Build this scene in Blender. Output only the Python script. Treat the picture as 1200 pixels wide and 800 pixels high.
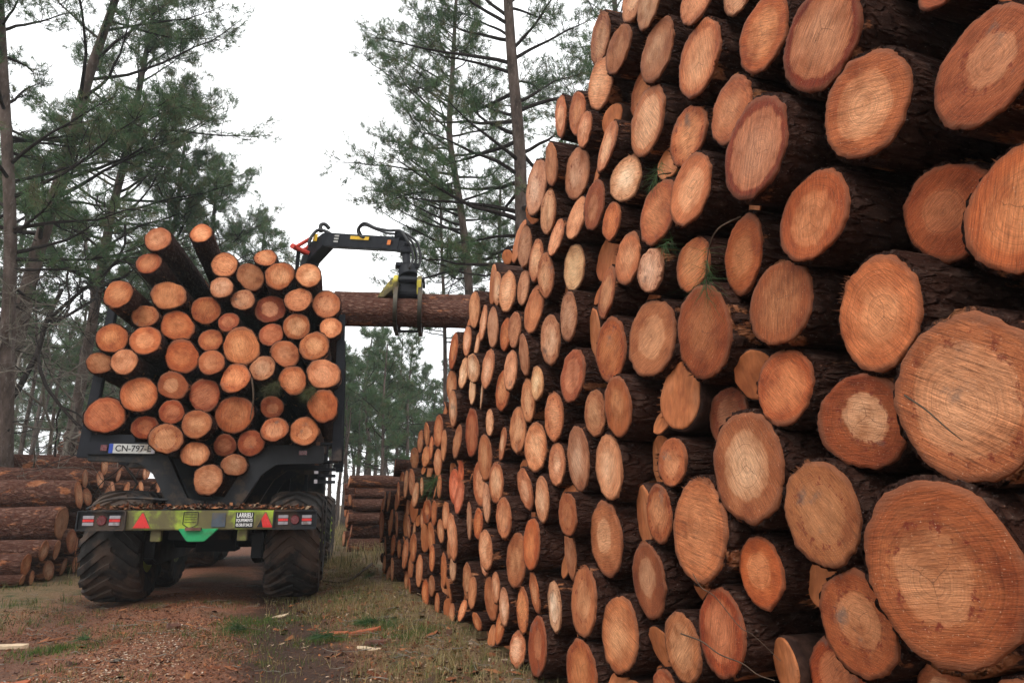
import bpy, bmesh, math, random
import numpy as np
from mathutils import Vector, Matrix, Euler, noise as mnoise

for o in list(bpy.data.objects):
    bpy.data.objects.remove(o, do_unlink=True)
S = bpy.context.scene
COL = S.collection
R = math.radians
rnd = random.Random(7)
nrg = np.random.default_rng(11)

# ------------------------------------------------------------------ camera
CAMH, YAW, PITCH = 1.16, R(18.2), R(13.36)
cd = bpy.data.cameras.new('camera')
cd.sensor_width = 36; cd.lens = 24; cd.clip_end = 2000; cd.clip_start = 0.05
cam = bpy.data.objects.new('camera', cd); COL.objects.link(cam)
cam.location = (0, 0, CAMH); cam.rotation_euler = (R(90) + PITCH, 0, -YAW)
S.camera = cam

# ------------------------------------------------------------------ world: thick overcast
W = bpy.data.worlds.new('World'); S.world = W; W.use_nodes = True
wt = W.node_tree; wt.nodes.clear()
wo = wt.nodes.new('ShaderNodeOutputWorld'); wb = wt.nodes.new('ShaderNodeBackground')
sk = wt.nodes.new('ShaderNodeTexSky'); sk.sky_type = 'NISHITA'; sk.sun_disc = False
SUN_EL, SUN_AZ = R(52), R(215)          # azimuth clockwise from +Y: behind the viewer, to the left
sk.sun_elevation = SUN_EL; sk.sun_rotation = SUN_AZ; sk.air_density = 1.0; sk.dust_density = 3.0
mx = wt.nodes.new('ShaderNodeMixRGB'); mx.inputs[0].default_value = 0.88
cn = wt.nodes.new('ShaderNodeTexNoise'); cn.inputs['Scale'].default_value = 1.6; cn.inputs['Detail'].default_value = 5
cr = wt.nodes.new('ShaderNodeValToRGB')
cr.color_ramp.elements[0].position = .3; cr.color_ramp.elements[0].color = (11.5, 11.8, 12.2, 1)
cr.color_ramp.elements[1].position = .7; cr.color_ramp.elements[1].color = (15.5, 15.5, 15.5, 1)
tcw = wt.nodes.new('ShaderNodeTexCoord')
wt.links.new(tcw.outputs['Generated'], cn.inputs['Vector'])
wt.links.new(cn.outputs['Fac'], cr.inputs[0])
wt.links.new(sk.outputs[0], mx.inputs[1]); wt.links.new(cr.outputs[0], mx.inputs[2])
wt.links.new(mx.outputs[0], wb.inputs[0]); wb.inputs[1].default_value = 0.12
wt.links.new(wb.outputs[0], wo.inputs[0])

sl = bpy.data.lights.new('sun', 'SUN'); sl.energy = 1.5; sl.angle = R(18); sl.color = (1, .96, .9)
so = bpy.data.objects.new('sun', sl); COL.objects.link(so)
sd = Vector((math.sin(SUN_AZ) * math.cos(SUN_EL), math.cos(SUN_AZ) * math.cos(SUN_EL), math.sin(SUN_EL)))
so.rotation_euler = sd.to_track_quat('Z', 'Y').to_euler()
S.view_settings.view_transform = 'Standard'; S.view_settings.look = 'None'
S.view_settings.gamma = 1; S.view_settings.exposure = 0.28; S.view_settings.use_curve_mapping = False
S.render.resolution_x = 1024; S.render.resolution_y = 682

# ------------------------------------------------------------------ helpers
_fw = np.array([math.sin(YAW) * math.cos(PITCH), math.cos(YAW) * math.cos(PITCH), math.sin(PITCH)])
_rt = np.array([math.cos(YAW), -math.sin(YAW), 0.0]); _up = np.cross(_rt, _fw)
EYE = np.array([0, 0, CAMH])
def ray(u, v): return _fw + _rt * (u - 600) / 800 + _up * (400 - v) / 800
def on_plane(u, v, p0, n):
    d = ray(u, v); n = np.array(n, float); return EYE + d * ((np.array(p0) - EYE) @ n) / (d @ n)
def at_depth(u, v, Z): return EYE + ray(u, v) * Z
def proj(P):
    q = np.array(P) - EYE; z = q @ _fw
    return 600 + 800 * (q @ _rt) / z, 400 - 800 * (q @ _up) / z

def tag(o, label=None, cat=None, group=None, kind=None):
    if label: o['label'] = label
    if cat: o['category'] = cat
    if group: o['group'] = group
    if kind: o['kind'] = kind
    return o
def link(name, me, parent=None):
    o = bpy.data.objects.new(name, me); COL.objects.link(o)
    if parent is not None: o.parent = parent
    return o
def empty(name, loc=(0, 0, 0), rz=0):
    o = bpy.data.objects.new(name, None); COL.objects.link(o)
    o.location = loc; o.rotation_euler = (0, 0, rz); o.empty_display_size = .2
    return o
def mesh_np(name, V, F, mat=None, smooth=True, cols=None):
    """V (n,3), F list of (m,k) arrays with equal k each"""
    V = np.asarray(V, np.float32)
    me = bpy.data.meshes.new(name)
    Fs = [np.asarray(f, np.int32) for f in (F if isinstance(F, list) else [F]) if len(f)]
    nl = sum(f.size for f in Fs); npoly = sum(len(f) for f in Fs)
    me.vertices.add(len(V)); me.vertices.foreach_set('co', V.ravel())
    me.loops.add(nl); me.loops.foreach_set('vertex_index', np.concatenate([f.ravel() for f in Fs]))
    me.polygons.add(npoly)
    tot = np.concatenate([np.full(len(f), f.shape[1], np.int32) for f in Fs])
    st = np.concatenate([[0], np.cumsum(tot)[:-1]]).astype(np.int32)
    me.polygons.foreach_set('loop_start', st); me.polygons.foreach_set('loop_total', tot)
    me.polygons.foreach_set('use_smooth', np.full(npoly, smooth))
    if cols is not None:      # one albedo per vertex
        a = me.color_attributes.new('col', 'FLOAT_COLOR', 'POINT')
        c = np.ones((len(V), 4), np.float32); c[:, :3] = cols; a.data.foreach_set('color', c.ravel())
    me.update(calc_edges=True); me.validate()
    if mat: me.materials.append(mat)
    return me
def bm_obj(name, bm, mat, parent=None, smooth=False, bevel=0):
    if bevel:
        bmesh.ops.bevel(bm, geom=bm.edges[:], offset=bevel, segments=2, affect='EDGES', clamp_overlap=True)
    bmesh.ops.recalc_face_normals(bm, faces=bm.faces[:])
    me = bpy.data.meshes.new(name); bm.to_mesh(me); bm.free()
    for p in me.polygons: p.use_smooth = smooth
    if mat: me.materials.append(mat)
    return link(name, me, parent)
def box(bm, c, s, rot=None):
    m = Matrix.Translation(c)
    if rot is not None: m = m @ Euler(rot).to_matrix().to_4x4()
    m = m @ Matrix.Diagonal((s[0], s[1], s[2], 1))
    bmesh.ops.create_cube(bm, size=1, matrix=m)
def prism(bm, pts, axis, a0, a1):
    """polygon pts (2d) extruded along axis 'x','y','z' from a0 to a1"""
    def mk(p, a):
        return {'x': (a, p[0], p[1]), 'y': (p[0], a, p[1]), 'z': (p[0], p[1], a)}[axis]
    A = [bm.verts.new(mk(p, a0)) for p in pts]; B = [bm.verts.new(mk(p, a1)) for p in pts]
    n = len(pts); bm.faces.new(A); bm.faces.new(B[::-1])
    for i in range(n): bm.faces.new((A[i], B[i], B[(i + 1) % n], A[(i + 1) % n]))
def cyl(bm, p0, p1, r0, r1=None, seg=16):
    p0, p1 = Vector(p0), Vector(p1); d = p1 - p0
    m = Matrix.Translation((p0 + p1) / 2) @ d.to_track_quat('Z', 'Y').to_matrix().to_4x4()
    bmesh.ops.create_cone(bm, cap_ends=True, segments=seg, radius1=r0, radius2=r0 if r1 is None else r1, depth=d.length, matrix=m)
def beam(bm, p0, p1, w, h, w1=None, h1=None):
    """box section from p0 to p1, h measured in the vertical plane"""
    p0, p1 = Vector(p0), Vector(p1); d = (p1 - p0).normalized()
    s = d.cross(Vector((0, 0, 1)))
    s = Vector((1, 0, 0)) if s.length < 1e-3 else s.normalized()
    u = s.cross(d).normalized(); w1 = w if w1 is None else w1; h1 = h if h1 is None else h1
    A = [bm.verts.new(p0 + s * a * w / 2 + u * b * h / 2) for a, b in ((-1, -1), (1, -1), (1, 1), (-1, 1))]
    B = [bm.verts.new(p1 + s * a * w1 / 2 + u * b * h1 / 2) for a, b in ((-1, -1), (1, -1), (1, 1), (-1, 1))]
    bm.faces.new(A); bm.faces.new(B[::-1])
    for i in range(4): bm.faces.new((A[i], B[i], B[(i + 1) % 4], A[(i + 1) % 4]))
def tube_arrays(P, rad, seg=8, base=0):
    P = np.asarray(P, float); n = len(P); rad = np.broadcast_to(rad, n)
    T = np.gradient(P, axis=0); T /= np.linalg.norm(T, axis=1)[:, None] + 1e-9
    ref = np.array([0, 0, 1.0]) if abs(T[0, 2]) < .8 else np.array([1.0, 0, 0])
    A = np.cross(T, ref); A /= np.linalg.norm(A, axis=1)[:, None] + 1e-9
    B = np.cross(T, A)
    th = np.linspace(0, 2 * np.pi, seg, endpoint=False)
    V = P[:, None] + rad[:, None, None] * (np.cos(th)[None, :, None] * A[:, None] + np.sin(th)[None, :, None] * B[:, None])
    i = np.arange(n - 1)[:, None] * seg; j = np.arange(seg)[None]; k = (j + 1) % seg
    F = np.stack([i + j, i + k, i + seg + k, i + seg + j], -1).reshape(-1, 4) + base
    return V.reshape(-1, 3), F
class Acc:
    def __init__(s): s.V = []; s.F = []; s.n = 0
    def tube(s, P, rad, seg=8):
        V, F = tube_arrays(P, rad, seg, s.n); s.V.append(V); s.F.append(F); s.n += len(V)
    def mesh(s, name, mat): return mesh_np(name, np.concatenate(s.V), np.concatenate(s.F), mat)
def smooth_path(P, n=20):
    """Catmull-Rom through the points"""
    P = [Vector(p) for p in P]; Q = [P[0] * 2 - P[1]] + P + [P[-1] * 2 - P[-2]]; out = []
    for i in range(len(P) - 1):
        a, b, c, d = Q[i:i + 4]
        for k in range(n):
            t = k / n
            out.append(.5 * ((2 * b) + (c - a) * t + (2 * a - 5 * b + 4 * c - d) * t * t + (3 * b - a - 3 * c + d) * t ** 3))
    out.append(P[-1]); return [tuple(p) for p in out]

# ------------------------------------------------------------------ materials
class NT:
    def __init__(s, name):
        s.m = bpy.data.materials.new(name); s.m.use_nodes = True; s.t = s.m.node_tree; s.t.nodes.clear()
        s.out = s.n('OutputMaterial'); s.b = s.n('BsdfPrincipled'); s.l(s.b.outputs[0], s.out.inputs[0])
    def n(s, t, **kw):
        x = s.t.nodes.new('ShaderNode' + t)
        for k, v in kw.items(): setattr(x, k, v)
        return x
    def l(s, a, b): s.t.links.new(a, b)
    def put(s, sock, v):
        if isinstance(v, bpy.types.NodeSocket): s.l(v, sock)
        elif v is not None:
            if sock.type == 'RGBA' and not hasattr(v, '__len__'): v = (v, v, v, 1)
            elif sock.type == 'RGBA' and len(v) == 3: v = (*v, 1)
            elif sock.type == 'VECTOR' and not hasattr(v, '__len__'): v = (v, v, v)
            sock.default_value = v
    def math(s, op, a, b=None, c=None, clamp=False):
        x = s.n('Math', operation=op, use_clamp=clamp); s.put(x.inputs[0], a)
        if b is not None: s.put(x.inputs[1], b)
        if c is not None: s.put(x.inputs[2], c)
        return x.outputs[0]
    def vmath(s, op, a, b=None):
        x = s.n('VectorMath', operation=op); s.put(x.inputs[0], a)
        if b is not None: s.put(x.inputs[1], b)
        return x.outputs['Value' if op in ('LENGTH', 'DOT_PRODUCT') else 'Vector']
    def noise(s, vec, scale, detail=4, rough=.55, dim='3D', w=None, col=False, dist=0):
        x = s.n('TexNoise', noise_dimensions=dim)
        if dim != '1D': s.put(x.inputs['Vector'], vec)
        if w is not None: s.put(x.inputs['W'], w)
        s.put(x.inputs['Scale'], scale); x.inputs['Detail'].default_value = detail
        x.inputs['Roughness'].default_value = rough; x.inputs['Distortion'].default_value = dist
        return x.outputs['Color' if col else 'Fac']
    def ss(s, v, a, b, o0=0, o1=1):
        x = s.n('MapRange', interpolation_type='SMOOTHSTEP'); s.put(x.inputs[0], v)
        for i, k in enumerate((a, b, o0, o1)): s.put(x.inputs[1 + i], k)
        return x.outputs[0]
    def mix(s, f, a, b, mode='MIX'):
        x = s.n('MixRGB', blend_type=mode); s.put(x.inputs[0], f); s.put(x.inputs[1], a); s.put(x.inputs[2], b)
        return x.outputs[0]
    def ramp(s, f, stops):
        x = s.n('ValToRGB'); s.put(x.inputs[0], f); e = x.color_ramp.elements
        while len(e) < len(stops): e.new(.5)
        for k, (p, c) in zip(e, stops): k.position = p; k.color = (*c, 1) if hasattr(c, '__len__') else (c, c, c, 1)
        return x.outputs[0]
    def mapping(s, vec, scale=(1, 1, 1), loc=(0, 0, 0), rot=(0, 0, 0)):
        x = s.n('Mapping'); s.put(x.inputs[0], vec); s.put(x.inputs['Scale'], scale); s.put(x.inputs['Location'], loc); s.put(x.inputs['Rotation'], rot)
        return x.outputs[0]
    def bump(s, h, strength=.3, dist=.01, prev=None):
        x = s.n('Bump'); s.put(x.inputs['Height'], h); x.inputs['Strength'].default_value = strength
        x.inputs['Distance'].default_value = dist
        if prev is not None: s.l(prev, x.inputs['Normal'])
        return x.outputs[0]
    def set(s, color=None, rough=None, normal=None, spec=None, metal=None):
        if color is not None: s.put(s.b.inputs['Base Color'], color)
        if rough is not None: s.put(s.b.inputs['Roughness'], rough)
        if normal is not None: s.l(normal, s.b.inputs['Normal'])
        if spec is not None: s.b.inputs['Specular IOR Level'].default_value = spec
        if metal is not None: s.b.inputs['Metallic'].default_value = metal
        return s.m

def mat_cut_wood():
    t = NT('cut_wood'); tc = t.n('TexCoord'); oi = t.n('ObjectInfo'); rn = oi.outputs['Random']
    P = tc.outputs['Object']
    wn = t.n('TexWhiteNoise', noise_dimensions='1D'); t.put(wn.inputs['W'], t.math('MULTIPLY', rn, 913.7))
    sepR = t.n('SeparateColor'); t.l(wn.outputs['Color'], sepR.inputs[0])
    r1, r2, r3 = sepR.outputs
    seed = t.vmath('SCALE', (1, 1.7, 2.3)); sc = seed.node; t.put(sc.inputs['Scale'], t.math('MULTIPLY', rn, 71.0))
    Pf = t.vmath('MULTIPLY', P, (0, 1, 1)); Ps = t.vmath('ADD', Pf, seed)
    off = t.n('CombineXYZ'); t.put(off.inputs[1], t.math('MULTIPLY_ADD', r1, .3, -.15)); t.put(off.inputs[2], t.math('MULTIPLY_ADD', r2, .3, -.15))
    # pith is off-centre; the offset fades to nothing at the bark so the outer rings follow the outline
    rr = t.vmath('LENGTH', Pf)
    fade = t.ss(rr, .1, 1.0, 1.0, 0)
    o2 = t.vmath('SCALE', off.outputs[0]); t.put(o2.node.inputs['Scale'], fade)
    warp = t.vmath('SUBTRACT', t.noise(Ps, 1.9, 2, col=True), (.5, .5, .5))
    w2 = t.vmath('SCALE', warp); w2.node.inputs['Scale'].default_value = .13
    Pw = t.vmath('ADD', t.vmath('ADD', Pf, o2), t.vmath('MULTIPLY', w2, (0, 1, 1)))
    r = t.vmath('LENGTH', Pw)
    ring = t.noise(None, 1.0, 5, .75, '1D', w=t.math('MULTIPLY_ADD', r, 20, t.math('MULTIPLY', rn, 300)))
    fine = t.math('SINE', t.math('MULTIPLY_ADD', r, 170, t.math('MULTIPLY', t.noise(Ps, 3, 2), 9)))
    # chain saw strokes: streaks along one direction, different on each log
    rot = t.n('VectorRotate', rotation_type='X_AXIS'); t.put(rot.inputs['Vector'], Ps); t.put(rot.inputs['Angle'], t.math('MULTIPLY', r3, 3.14))
    saw = t.noise(t.mapping(rot.outputs[0], (1, 2.2, 26)), 1.6, 4, .6)
    sawf = t.noise(t.mapping(rot.outputs[0], (1, 5, 90)), 1.5, 3, .6)
    blot = t.noise(Ps, 1.5, 4, .6); spk = t.noise(Ps, 34, 3, .7)
    base = oi.outputs['Color']; con = oi.outputs['Alpha']
    hr = t.math('MULTIPLY_ADD', r1, .32, .42)
    hn = t.math('ADD', r, t.math('MULTIPLY_ADD', t.noise(Ps, 4.2, 4), .22, -.11))
    isSap = t.ss(hn, t.math('SUBTRACT', hr, .03), t.math('ADD', hr, .05))
    heart = t.mix(con, base, t.mix(.4, t.mix(1, base, (1.3, 1.6, 1.9), 'MULTIPLY'), (.52, .26, .14)))
    sap = t.mix(con, base, t.mix(1, base, (.62, .42, .32), 'MULTIPLY'))
    c = t.mix(isSap, heart, sap)
    c = t.mix(1, c, t.ramp(ring, [(.28, .72), (.46, .99), (.56, 1.03), (.74, 1.14)]), 'MULTIPLY')
    c = t.mix(1, c, t.ramp(t.math('MULTIPLY_ADD', fine, .5, .5), [(0, .93), (1, 1.04)]), 'MULTIPLY')
    c = t.mix(1, c, t.ramp(saw, [(.28, .62), (.5, 1.0), (.75, 1.25)]), 'MULTIPLY')
    sc1 = t.noise(t.mapping(rot.outputs[0], (1, 1.1, 44), (0, 3, 0)), 1.3, 3, .55)
    c = t.mix(t.ss(r1, .3, .7, .25, 1), c, t.mix(1, c, t.ramp(sc1, [(.36, .62), (.46, 1.0), (.6, 1.0), (.7, 1.35)]), 'MULTIPLY'))
    c = t.mix(1, c, t.ramp(sawf, [(.3, .80), (.7, 1.16)]), 'MULTIPLY')
    c = t.mix(1, c, t.ramp(blot, [(.30, (.66, .52, .42)), (.5, (1, 1, 1)), (.70, (1.22, 1.30, 1.36))]), 'MULTIPLY')
    glow = t.ss(t.math('ADD', r, t.math('MULTIPLY_ADD', t.noise(Ps, 2.6, 3), .5, -.25)), .15, .85)  # lit look put into the wood colour: highlighted centre, darker redder rim
    c = t.mix(t.ss(r3, .15, .5, .35, 1), c, t.mix(1, c, t.ramp(glow, [(0, (1.10, 1.20, 1.28)), (1, (.86, .70, .60))]), 'MULTIPLY'))
    # red resin flecks round the heart and grey grime on some logs
    band = t.math('MULTIPLY', t.ss(hn, t.math('SUBTRACT', hr, .04), hr), t.ss(hn, t.math('ADD', hr, .06), t.math('ADD', hr, .22), 1, 0))
    fl = t.math('MULTIPLY', t.ss(t.noise(Ps, 7, 5, .7), .52, .60), band)
    c = t.mix(t.math('MULTIPLY', fl, t.math('MAXIMUM', t.ss(r2, .55, .75, 0, .8), t.math('DIVIDE', oi.outputs['Object Index'], 100.0))), c, (.16, .022, .008))
    gr = t.math('MULTIPLY', t.ss(t.noise(Ps, 1.1, 5, .65), .58, .72), t.ss(r2, .62, .8, 0, .75))
    c = t.mix(gr, c, (.13, .095, .075))
    # drying checks that run out from the pith
    sp = t.n('SeparateXYZ'); t.l(Pw, sp.inputs[0])
    ang = t.math('ARCTAN2', sp.outputs[1], sp.outputs[2])
    cw = t.math('MULTIPLY_ADD', t.noise(Ps, 5, 3), 1.1, t.math('MULTIPLY_ADD', ang, 1.5, t.math('MULTIPLY', rn, 40)))
    ck = t.math('ABSOLUTE', t.math('SINE', cw))
    ckm = t.math('MULTIPLY', t.math('LESS_THAN', t.math('MULTIPLY', ck, r), .006), t.math('MULTIPLY', t.ss(r, .2, .5, 1, 0), t.ss(r3, .6, .62)))
    c = t.mix(t.math('MULTIPLY', ckm, .8), c, (.08, .03, .015))
    c = t.mix(t.ss(spk, .60, .7, 0, .55), c, (.14, .045, .02))
    c = t.mix(t.ss(spk, .38, .28, 0, .5), c, (.74, .48, .31))
    # pith dot and the dark cambium line at the rim
    c = t.mix(t.ss(r, .0, .035, .5, 0), c, (.16, .06, .03))
    edge = t.ss(t.math('ADD', rr, t.math('MULTIPLY_ADD', t.noise(Ps, 6, 3), .1, -.05)), .80, .93)
    c = t.mix(t.math('MULTIPLY', edge, .7), c, (.17, .06, .028))
    h = t.math('ADD', t.math('MULTIPLY', saw, .6), t.math('ADD', t.math('MULTIPLY', ring, .12), t.math('ADD', t.math('MULTIPLY', sawf, .5), t.math('MULTIPLY', spk, .3))))
    return t.set(c, .72, t.bump(h, .6, .012), .25)

def mat_bark(name, peel, k=1.0):
    t = NT(name); tc = t.n('TexCoord'); oi = t.n('ObjectInfo'); rn = oi.outputs['Random']
    seed = t.vmath('SCALE', (13, 1.7, 5)); t.put(seed.node.inputs['Scale'], t.math('MULTIPLY', rn, 31.0))
    P = t.vmath('ADD', t.mapping(tc.outputs['Object'], (2.2, 1, 1)), seed)
    pl = t.n('TexVoronoi', feature='DISTANCE_TO_EDGE'); t.put(pl.inputs['Vector'], t.vmath('ADD', P, t.vmath('SCALE', t.noise(P, 4, 3, col=True)))); pl.inputs['Scale'].default_value = 3.6
    sc = pl.inputs['Vector'].links[0].from_node.inputs[1].links[0].from_node; sc.inputs['Scale'].default_value = .35
    n1 = t.noise(P, 5.5, 6, .65); n2 = t.noise(P, 24, 5, .7); n3 = t.noise(P, 1.1, 4, .6)
    plate = t.ss(pl.outputs[0], .02, .22)
    c = t.ramp(n1, [(.25, (.024, .012, .009)), (.48, (.072, .034, .025)), (.62, (.125, .068, .050)), (.8, (.23, .16, .13))])
    c = t.mix(t.math('MULTIPLY', t.math('SUBTRACT', 1, plate), .65), c, (.05, .017, .010))
    c = t.mix(1, c, (k, k, k), 'MULTIPLY')
    pe = t.math('MULTIPLY', t.ss(t.math('ADD', n3, t.math('MULTIPLY_ADD', n2, .16, -.08)), .66 - peel * .12, .70 - peel * .12), .85)
    c = t.mix(pe, c, t.ramp(n1, [(.3, (.19, .060, .028)), (.6, (.38, .150, .068)), (.8, (.58, .32, .18))]))
    c = t.mix(t.ss(n2, .60, .72, 0, .7), c, (.30, .235, .205))
    h = t.math('ADD', t.math('MULTIPLY', plate, .8), t.math('ADD', t.math('MULTIPLY', n1, 1.0), t.math('MULTIPLY', n2, .4)))
    return t.set(c, .85, t.bump(h, .9, .03), .06)

def mat_plain(name, col, rough=.6, var=.25, scale=6, dirt=None, dirt_amt=.0, metal=0, spec=.4, bump=.15):
    t = NT(name); tc = t.n('TexCoord'); P = tc.outputs['Object']
    n1 = t.noise(P, scale, 5, .6); n2 = t.noise(P, scale * .35, 6, .65)
    c = t.mix(1, col, t.ramp(n1, [(.3, 1 - var), (.7, 1 + var)]), 'MULTIPLY')
    if dirt: c = t.mix(t.ss(n2, .62 - dirt_amt * .3, .74 - dirt_amt * .3, 0, .9), c, t.mix(n1, dirt, tuple(x * 1.8 for x in dirt)))
    return t.set(c, t.ss(n2, .3, .7, max(0, rough - .12), min(1, rough + .12)), t.bump(n1, bump, .004), spec, metal)

def mat_attr(name, rough=.8, spec=.2, transl=0):
    t = NT(name); a = t.n('Attribute', attribute_name='col'); oi = t.n('ObjectInfo')
    t.set(a.outputs['Color'], rough, None, spec)
    if transl:
        tr = t.n('BsdfTranslucent'); t.l(a.outputs['Color'], tr.inputs[0]); ms = t.n('MixShader'); ms.inputs[0].default_value = transl
        t.l(t.b.outputs[0], ms.inputs[1]); t.l(tr.outputs[0], ms.inputs[2]); t.l(ms.outputs[0], t.out.inputs[0])
    return t.m

CUT = mat_cut_wood()
BARK = mat_bark('bark_dark', .4, .62)
BARK2 = mat_bark('bark_peeling', .6, 1.4)
# ================================================================== LOGS
def make_log_meshes(n, L, seed, bark, amp=.05, seg=112, ax=40, ecc=1.0):
    """n body/face mesh pairs: log axis = local X, cut face at x=0 looking to -X, radius 1 (scaled per log)"""
    out = []
    for k in range(n):
        rg = random.Random(seed * 97 + k); so_ = Vector((rg.random() * 50, rg.random() * 50, rg.random() * 50))
        th = np.linspace(0, 2 * np.pi, seg, endpoint=False)
        e2, e3, p2, p3 = rg.uniform(.0, .085), rg.uniform(0, .04), rg.uniform(0, 6.28), rg.uniform(0, 6.28)
        e2 *= ecc; e3 *= ecc; tilt_k = ecc
        outline = 1 + e2 * np.cos(2 * (th - p2)) + e3 * np.cos(3 * (th - p3)) + np.array([.05 * mnoise.noise(Vector((7, math.cos(a) * 2.2, math.sin(a) * 2.2)) + so_) + .012 * mnoise.noise(Vector((7, math.cos(a) * 5, math.sin(a) * 5)) + so_) + .008 * mnoise.noise(Vector((7, math.cos(a) * 17, math.sin(a) * 17)) + so_) for a in th])
        tilt = rg.uniform(0, .048) * (1 if ecc == 1 else .4); td = rg.uniform(0, 6.28); bend = rg.uniform(-.25, .25); taper = rg.uniform(-.02, .07)
        def cutx(y, z): return tilt * (y * math.cos(td) + z * math.sin(td))
        xs = np.concatenate([[.010], np.linspace(.05, L, ax) ** 1.0])
        V = []
        for i, x in enumerate(xs):
            fall = max(0, 1 - x / .6)
            for j, a in enumerate(th):
                cy, cz = math.cos(a), math.sin(a)
                q = Vector((x * 2.2, cy * 1.6, cz * 1.6)) + so_
                d = mnoise.noise(q) * .6 + mnoise.noise(q * 2.6) * .45 + abs(mnoise.noise(Vector((x * 3, cy * 5, cz * 5)) + so_)) * .8 - .3
                rr = outline[j] * (1 - taper * x / L) * (1 + amp * d)
                y, z = rr * cy, rr * cz
                xx = x + cutx(y, z) * fall
                if i == 0: xx += mnoise.noise(Vector((5, cy * 6, math.sin(a) * 6)) + so_) * .016 + max(0, mnoise.noise(Vector((2, cy * 14, cz * 14)) + so_)) * .03
                s = x / L
                V.append((xx, y + bend * s * (1 - s), z))
        V = np.array(V); nr = len(xs)
        i_ = np.arange(nr - 1)[:, None] * seg; j_ = np.arange(seg)[None]; k_ = (j_ + 1) % seg
        F = np.stack([i_ + j_, i_ + seg + j_, i_ + seg + k_, i_ + k_], -1).reshape(-1, 4)
        wood = np.array([.935 + .016 * mnoise.noise(Vector((4, math.cos(a) * 6, math.sin(a) * 6)) + so_) + .014 * mnoise.noise(Vector((4, math.cos(a) * 19, math.sin(a) * 19)) + so_) + .02 * mnoise.noise(Vector((9, math.cos(a) * 3, math.sin(a) * 3)) + so_) for a in th])
        r0 = V[:seg].copy(); inner = r0.copy(); inner[:, 1:] *= (wood - .004)[:, None]
        inner[:, 0] = [.008 + cutx(y, z) for _, y, z in inner]
        b = len(V); V = np.concatenate([V, inner, [[L + .004, 0, 0]]])
        F2 = np.stack([b + np.arange(seg), np.arange(seg), (np.arange(seg) + 1) % seg, b + (np.arange(seg) + 1) % seg], -1)
        last = (nr - 1) * seg
        F3 = np.stack([last + np.arange(seg), np.full(seg, b + seg), last + (np.arange(seg) + 1) % seg], -1)
        body = mesh_np('log_bark', V, [np.concatenate([F, F2]), F3], bark)
        body.materials.append(CUT)
        mi = np.zeros(len(body.polygons), np.int32); mi[-seg:] = 1; body.polygons.foreach_set('material_index', mi)
        # cut face
        fr = [1.0, 1.0, .985, .9, .78, .64, .5, .36, .22, .1]; dx = [.03, .0045, .0, 0, 0, 0, 0, 0, 0, 0]
        FV = []
        for q, (f, d) in enumerate(zip(fr, dx)):
            for j, a in enumerate(th):
                y, z = r0[j, 1] * wood[j] * f, r0[j, 2] * wood[j] * f
                w = .0045 * mnoise.noise(Vector((3, y * 3, z * 3)) + so_) if q > 1 else 0
                if q == 1: w += .004 * mnoise.noise(Vector((1, y * 9, z * 9)) + so_)
                FV.append((d + w + cutx(y, z), y, z))
        c0 = len(FV); FV.append((cutx(0, 0), 0, 0)); m = len(fr)
        i_ = np.arange(m - 1)[:, None] * seg
        FF = np.stack([i_ + j_, i_ + k_, i_ + seg + k_, i_ + seg + j_], -1).reshape(-1, 4)[:, ::-1]
        FT = [((m - 1) * seg + (j + 1) % seg, (m - 1) * seg + j, c0) for j in range(seg)]
        # torn hinge fibres left by the saw along one side of the rim
        if k % 2 == 0:
            a0 = rg.uniform(0, 6.28)
            for q in range(rg.randint(10, 22)):
                a = a0 + rg.gauss(0, .3); j = int(a / 6.2832 * seg) % seg
                y, z = r0[j, 1] * wood[j], r0[j, 2] * wood[j]
                w = rg.uniform(.012, .035); ln = rg.uniform(.03, .09); t = Vector((0, -math.sin(a), math.cos(a)))
                bq = Vector((.004 + cutx(y, z), y * .97, z * .97)); tip = bq + Vector((-rg.uniform(.0, .03), math.cos(a) * ln, math.sin(a) * ln))
                n0 = len(FV); FV += [tuple(bq - t * w), tuple(bq + t * w), tuple(tip), tuple(bq + Vector((.012, 0, 0)))]
                FT += [(n0, n0 + 1, n0 + 2), (n0 + 1, n0 + 3, n0 + 2), (n0 + 3, n0, n0 + 2)]
        face = mesh_np('cut_face', np.array(FV), [FF, np.array(FT)], CUT, smooth=True)
        out.append((body, face))
    return out

TONES = {'c': ((.62, .270, .128), .08), 't': ((.51, .186, .074), .12), 'o': ((.46, .138, .044), .12), 'r': ((.34, .084, .027), .3), 'w': ((.68, .39, .21), .05), 'x': ((.60, .15, .065), .1)}
WORD = {'c': 'pale', 't': 'tan', 'o': 'orange', 'r': 'reddish', 'w': 'whitish', 'x': 'salmon'}
def place_log(meshes, loc, r, rz, tone='t', heart=None, roll=0, pitch=0, yaw=0, name='pine_log', k=None):
    body, face = meshes[rnd.randrange(len(meshes)) if k is None else k]
    o = link(name, body); f = link('cut_face', face, o)
    o.location = loc
    o.rotation_euler = (Euler((0, 0, rz + yaw)).to_matrix() @ Euler((0, pitch, 0)).to_matrix() @ Euler((roll, 0, 0)).to_matrix()).to_euler()
    o.scale = (1, r, r)
    gq = rnd.choice((.9, 1, 1, 1.06, 1.16)) * rnd.uniform(.96, 1.05); c, h = TONES[tone]; v = rnd.choice((.74, .88, 1, 1.04, 1.12, 1.2)) * rnd.uniform(.95, 1.05)
    f.color = (c[0] * v, c[1] * v * gq, c[2] * v * gq * gq * rnd.uniform(.93, 1.07), (max(0, min(1, h + rnd.choice((0, 0, .1, .25, .5)) * rnd.random())) if heart is None else heart))
    return o

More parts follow.
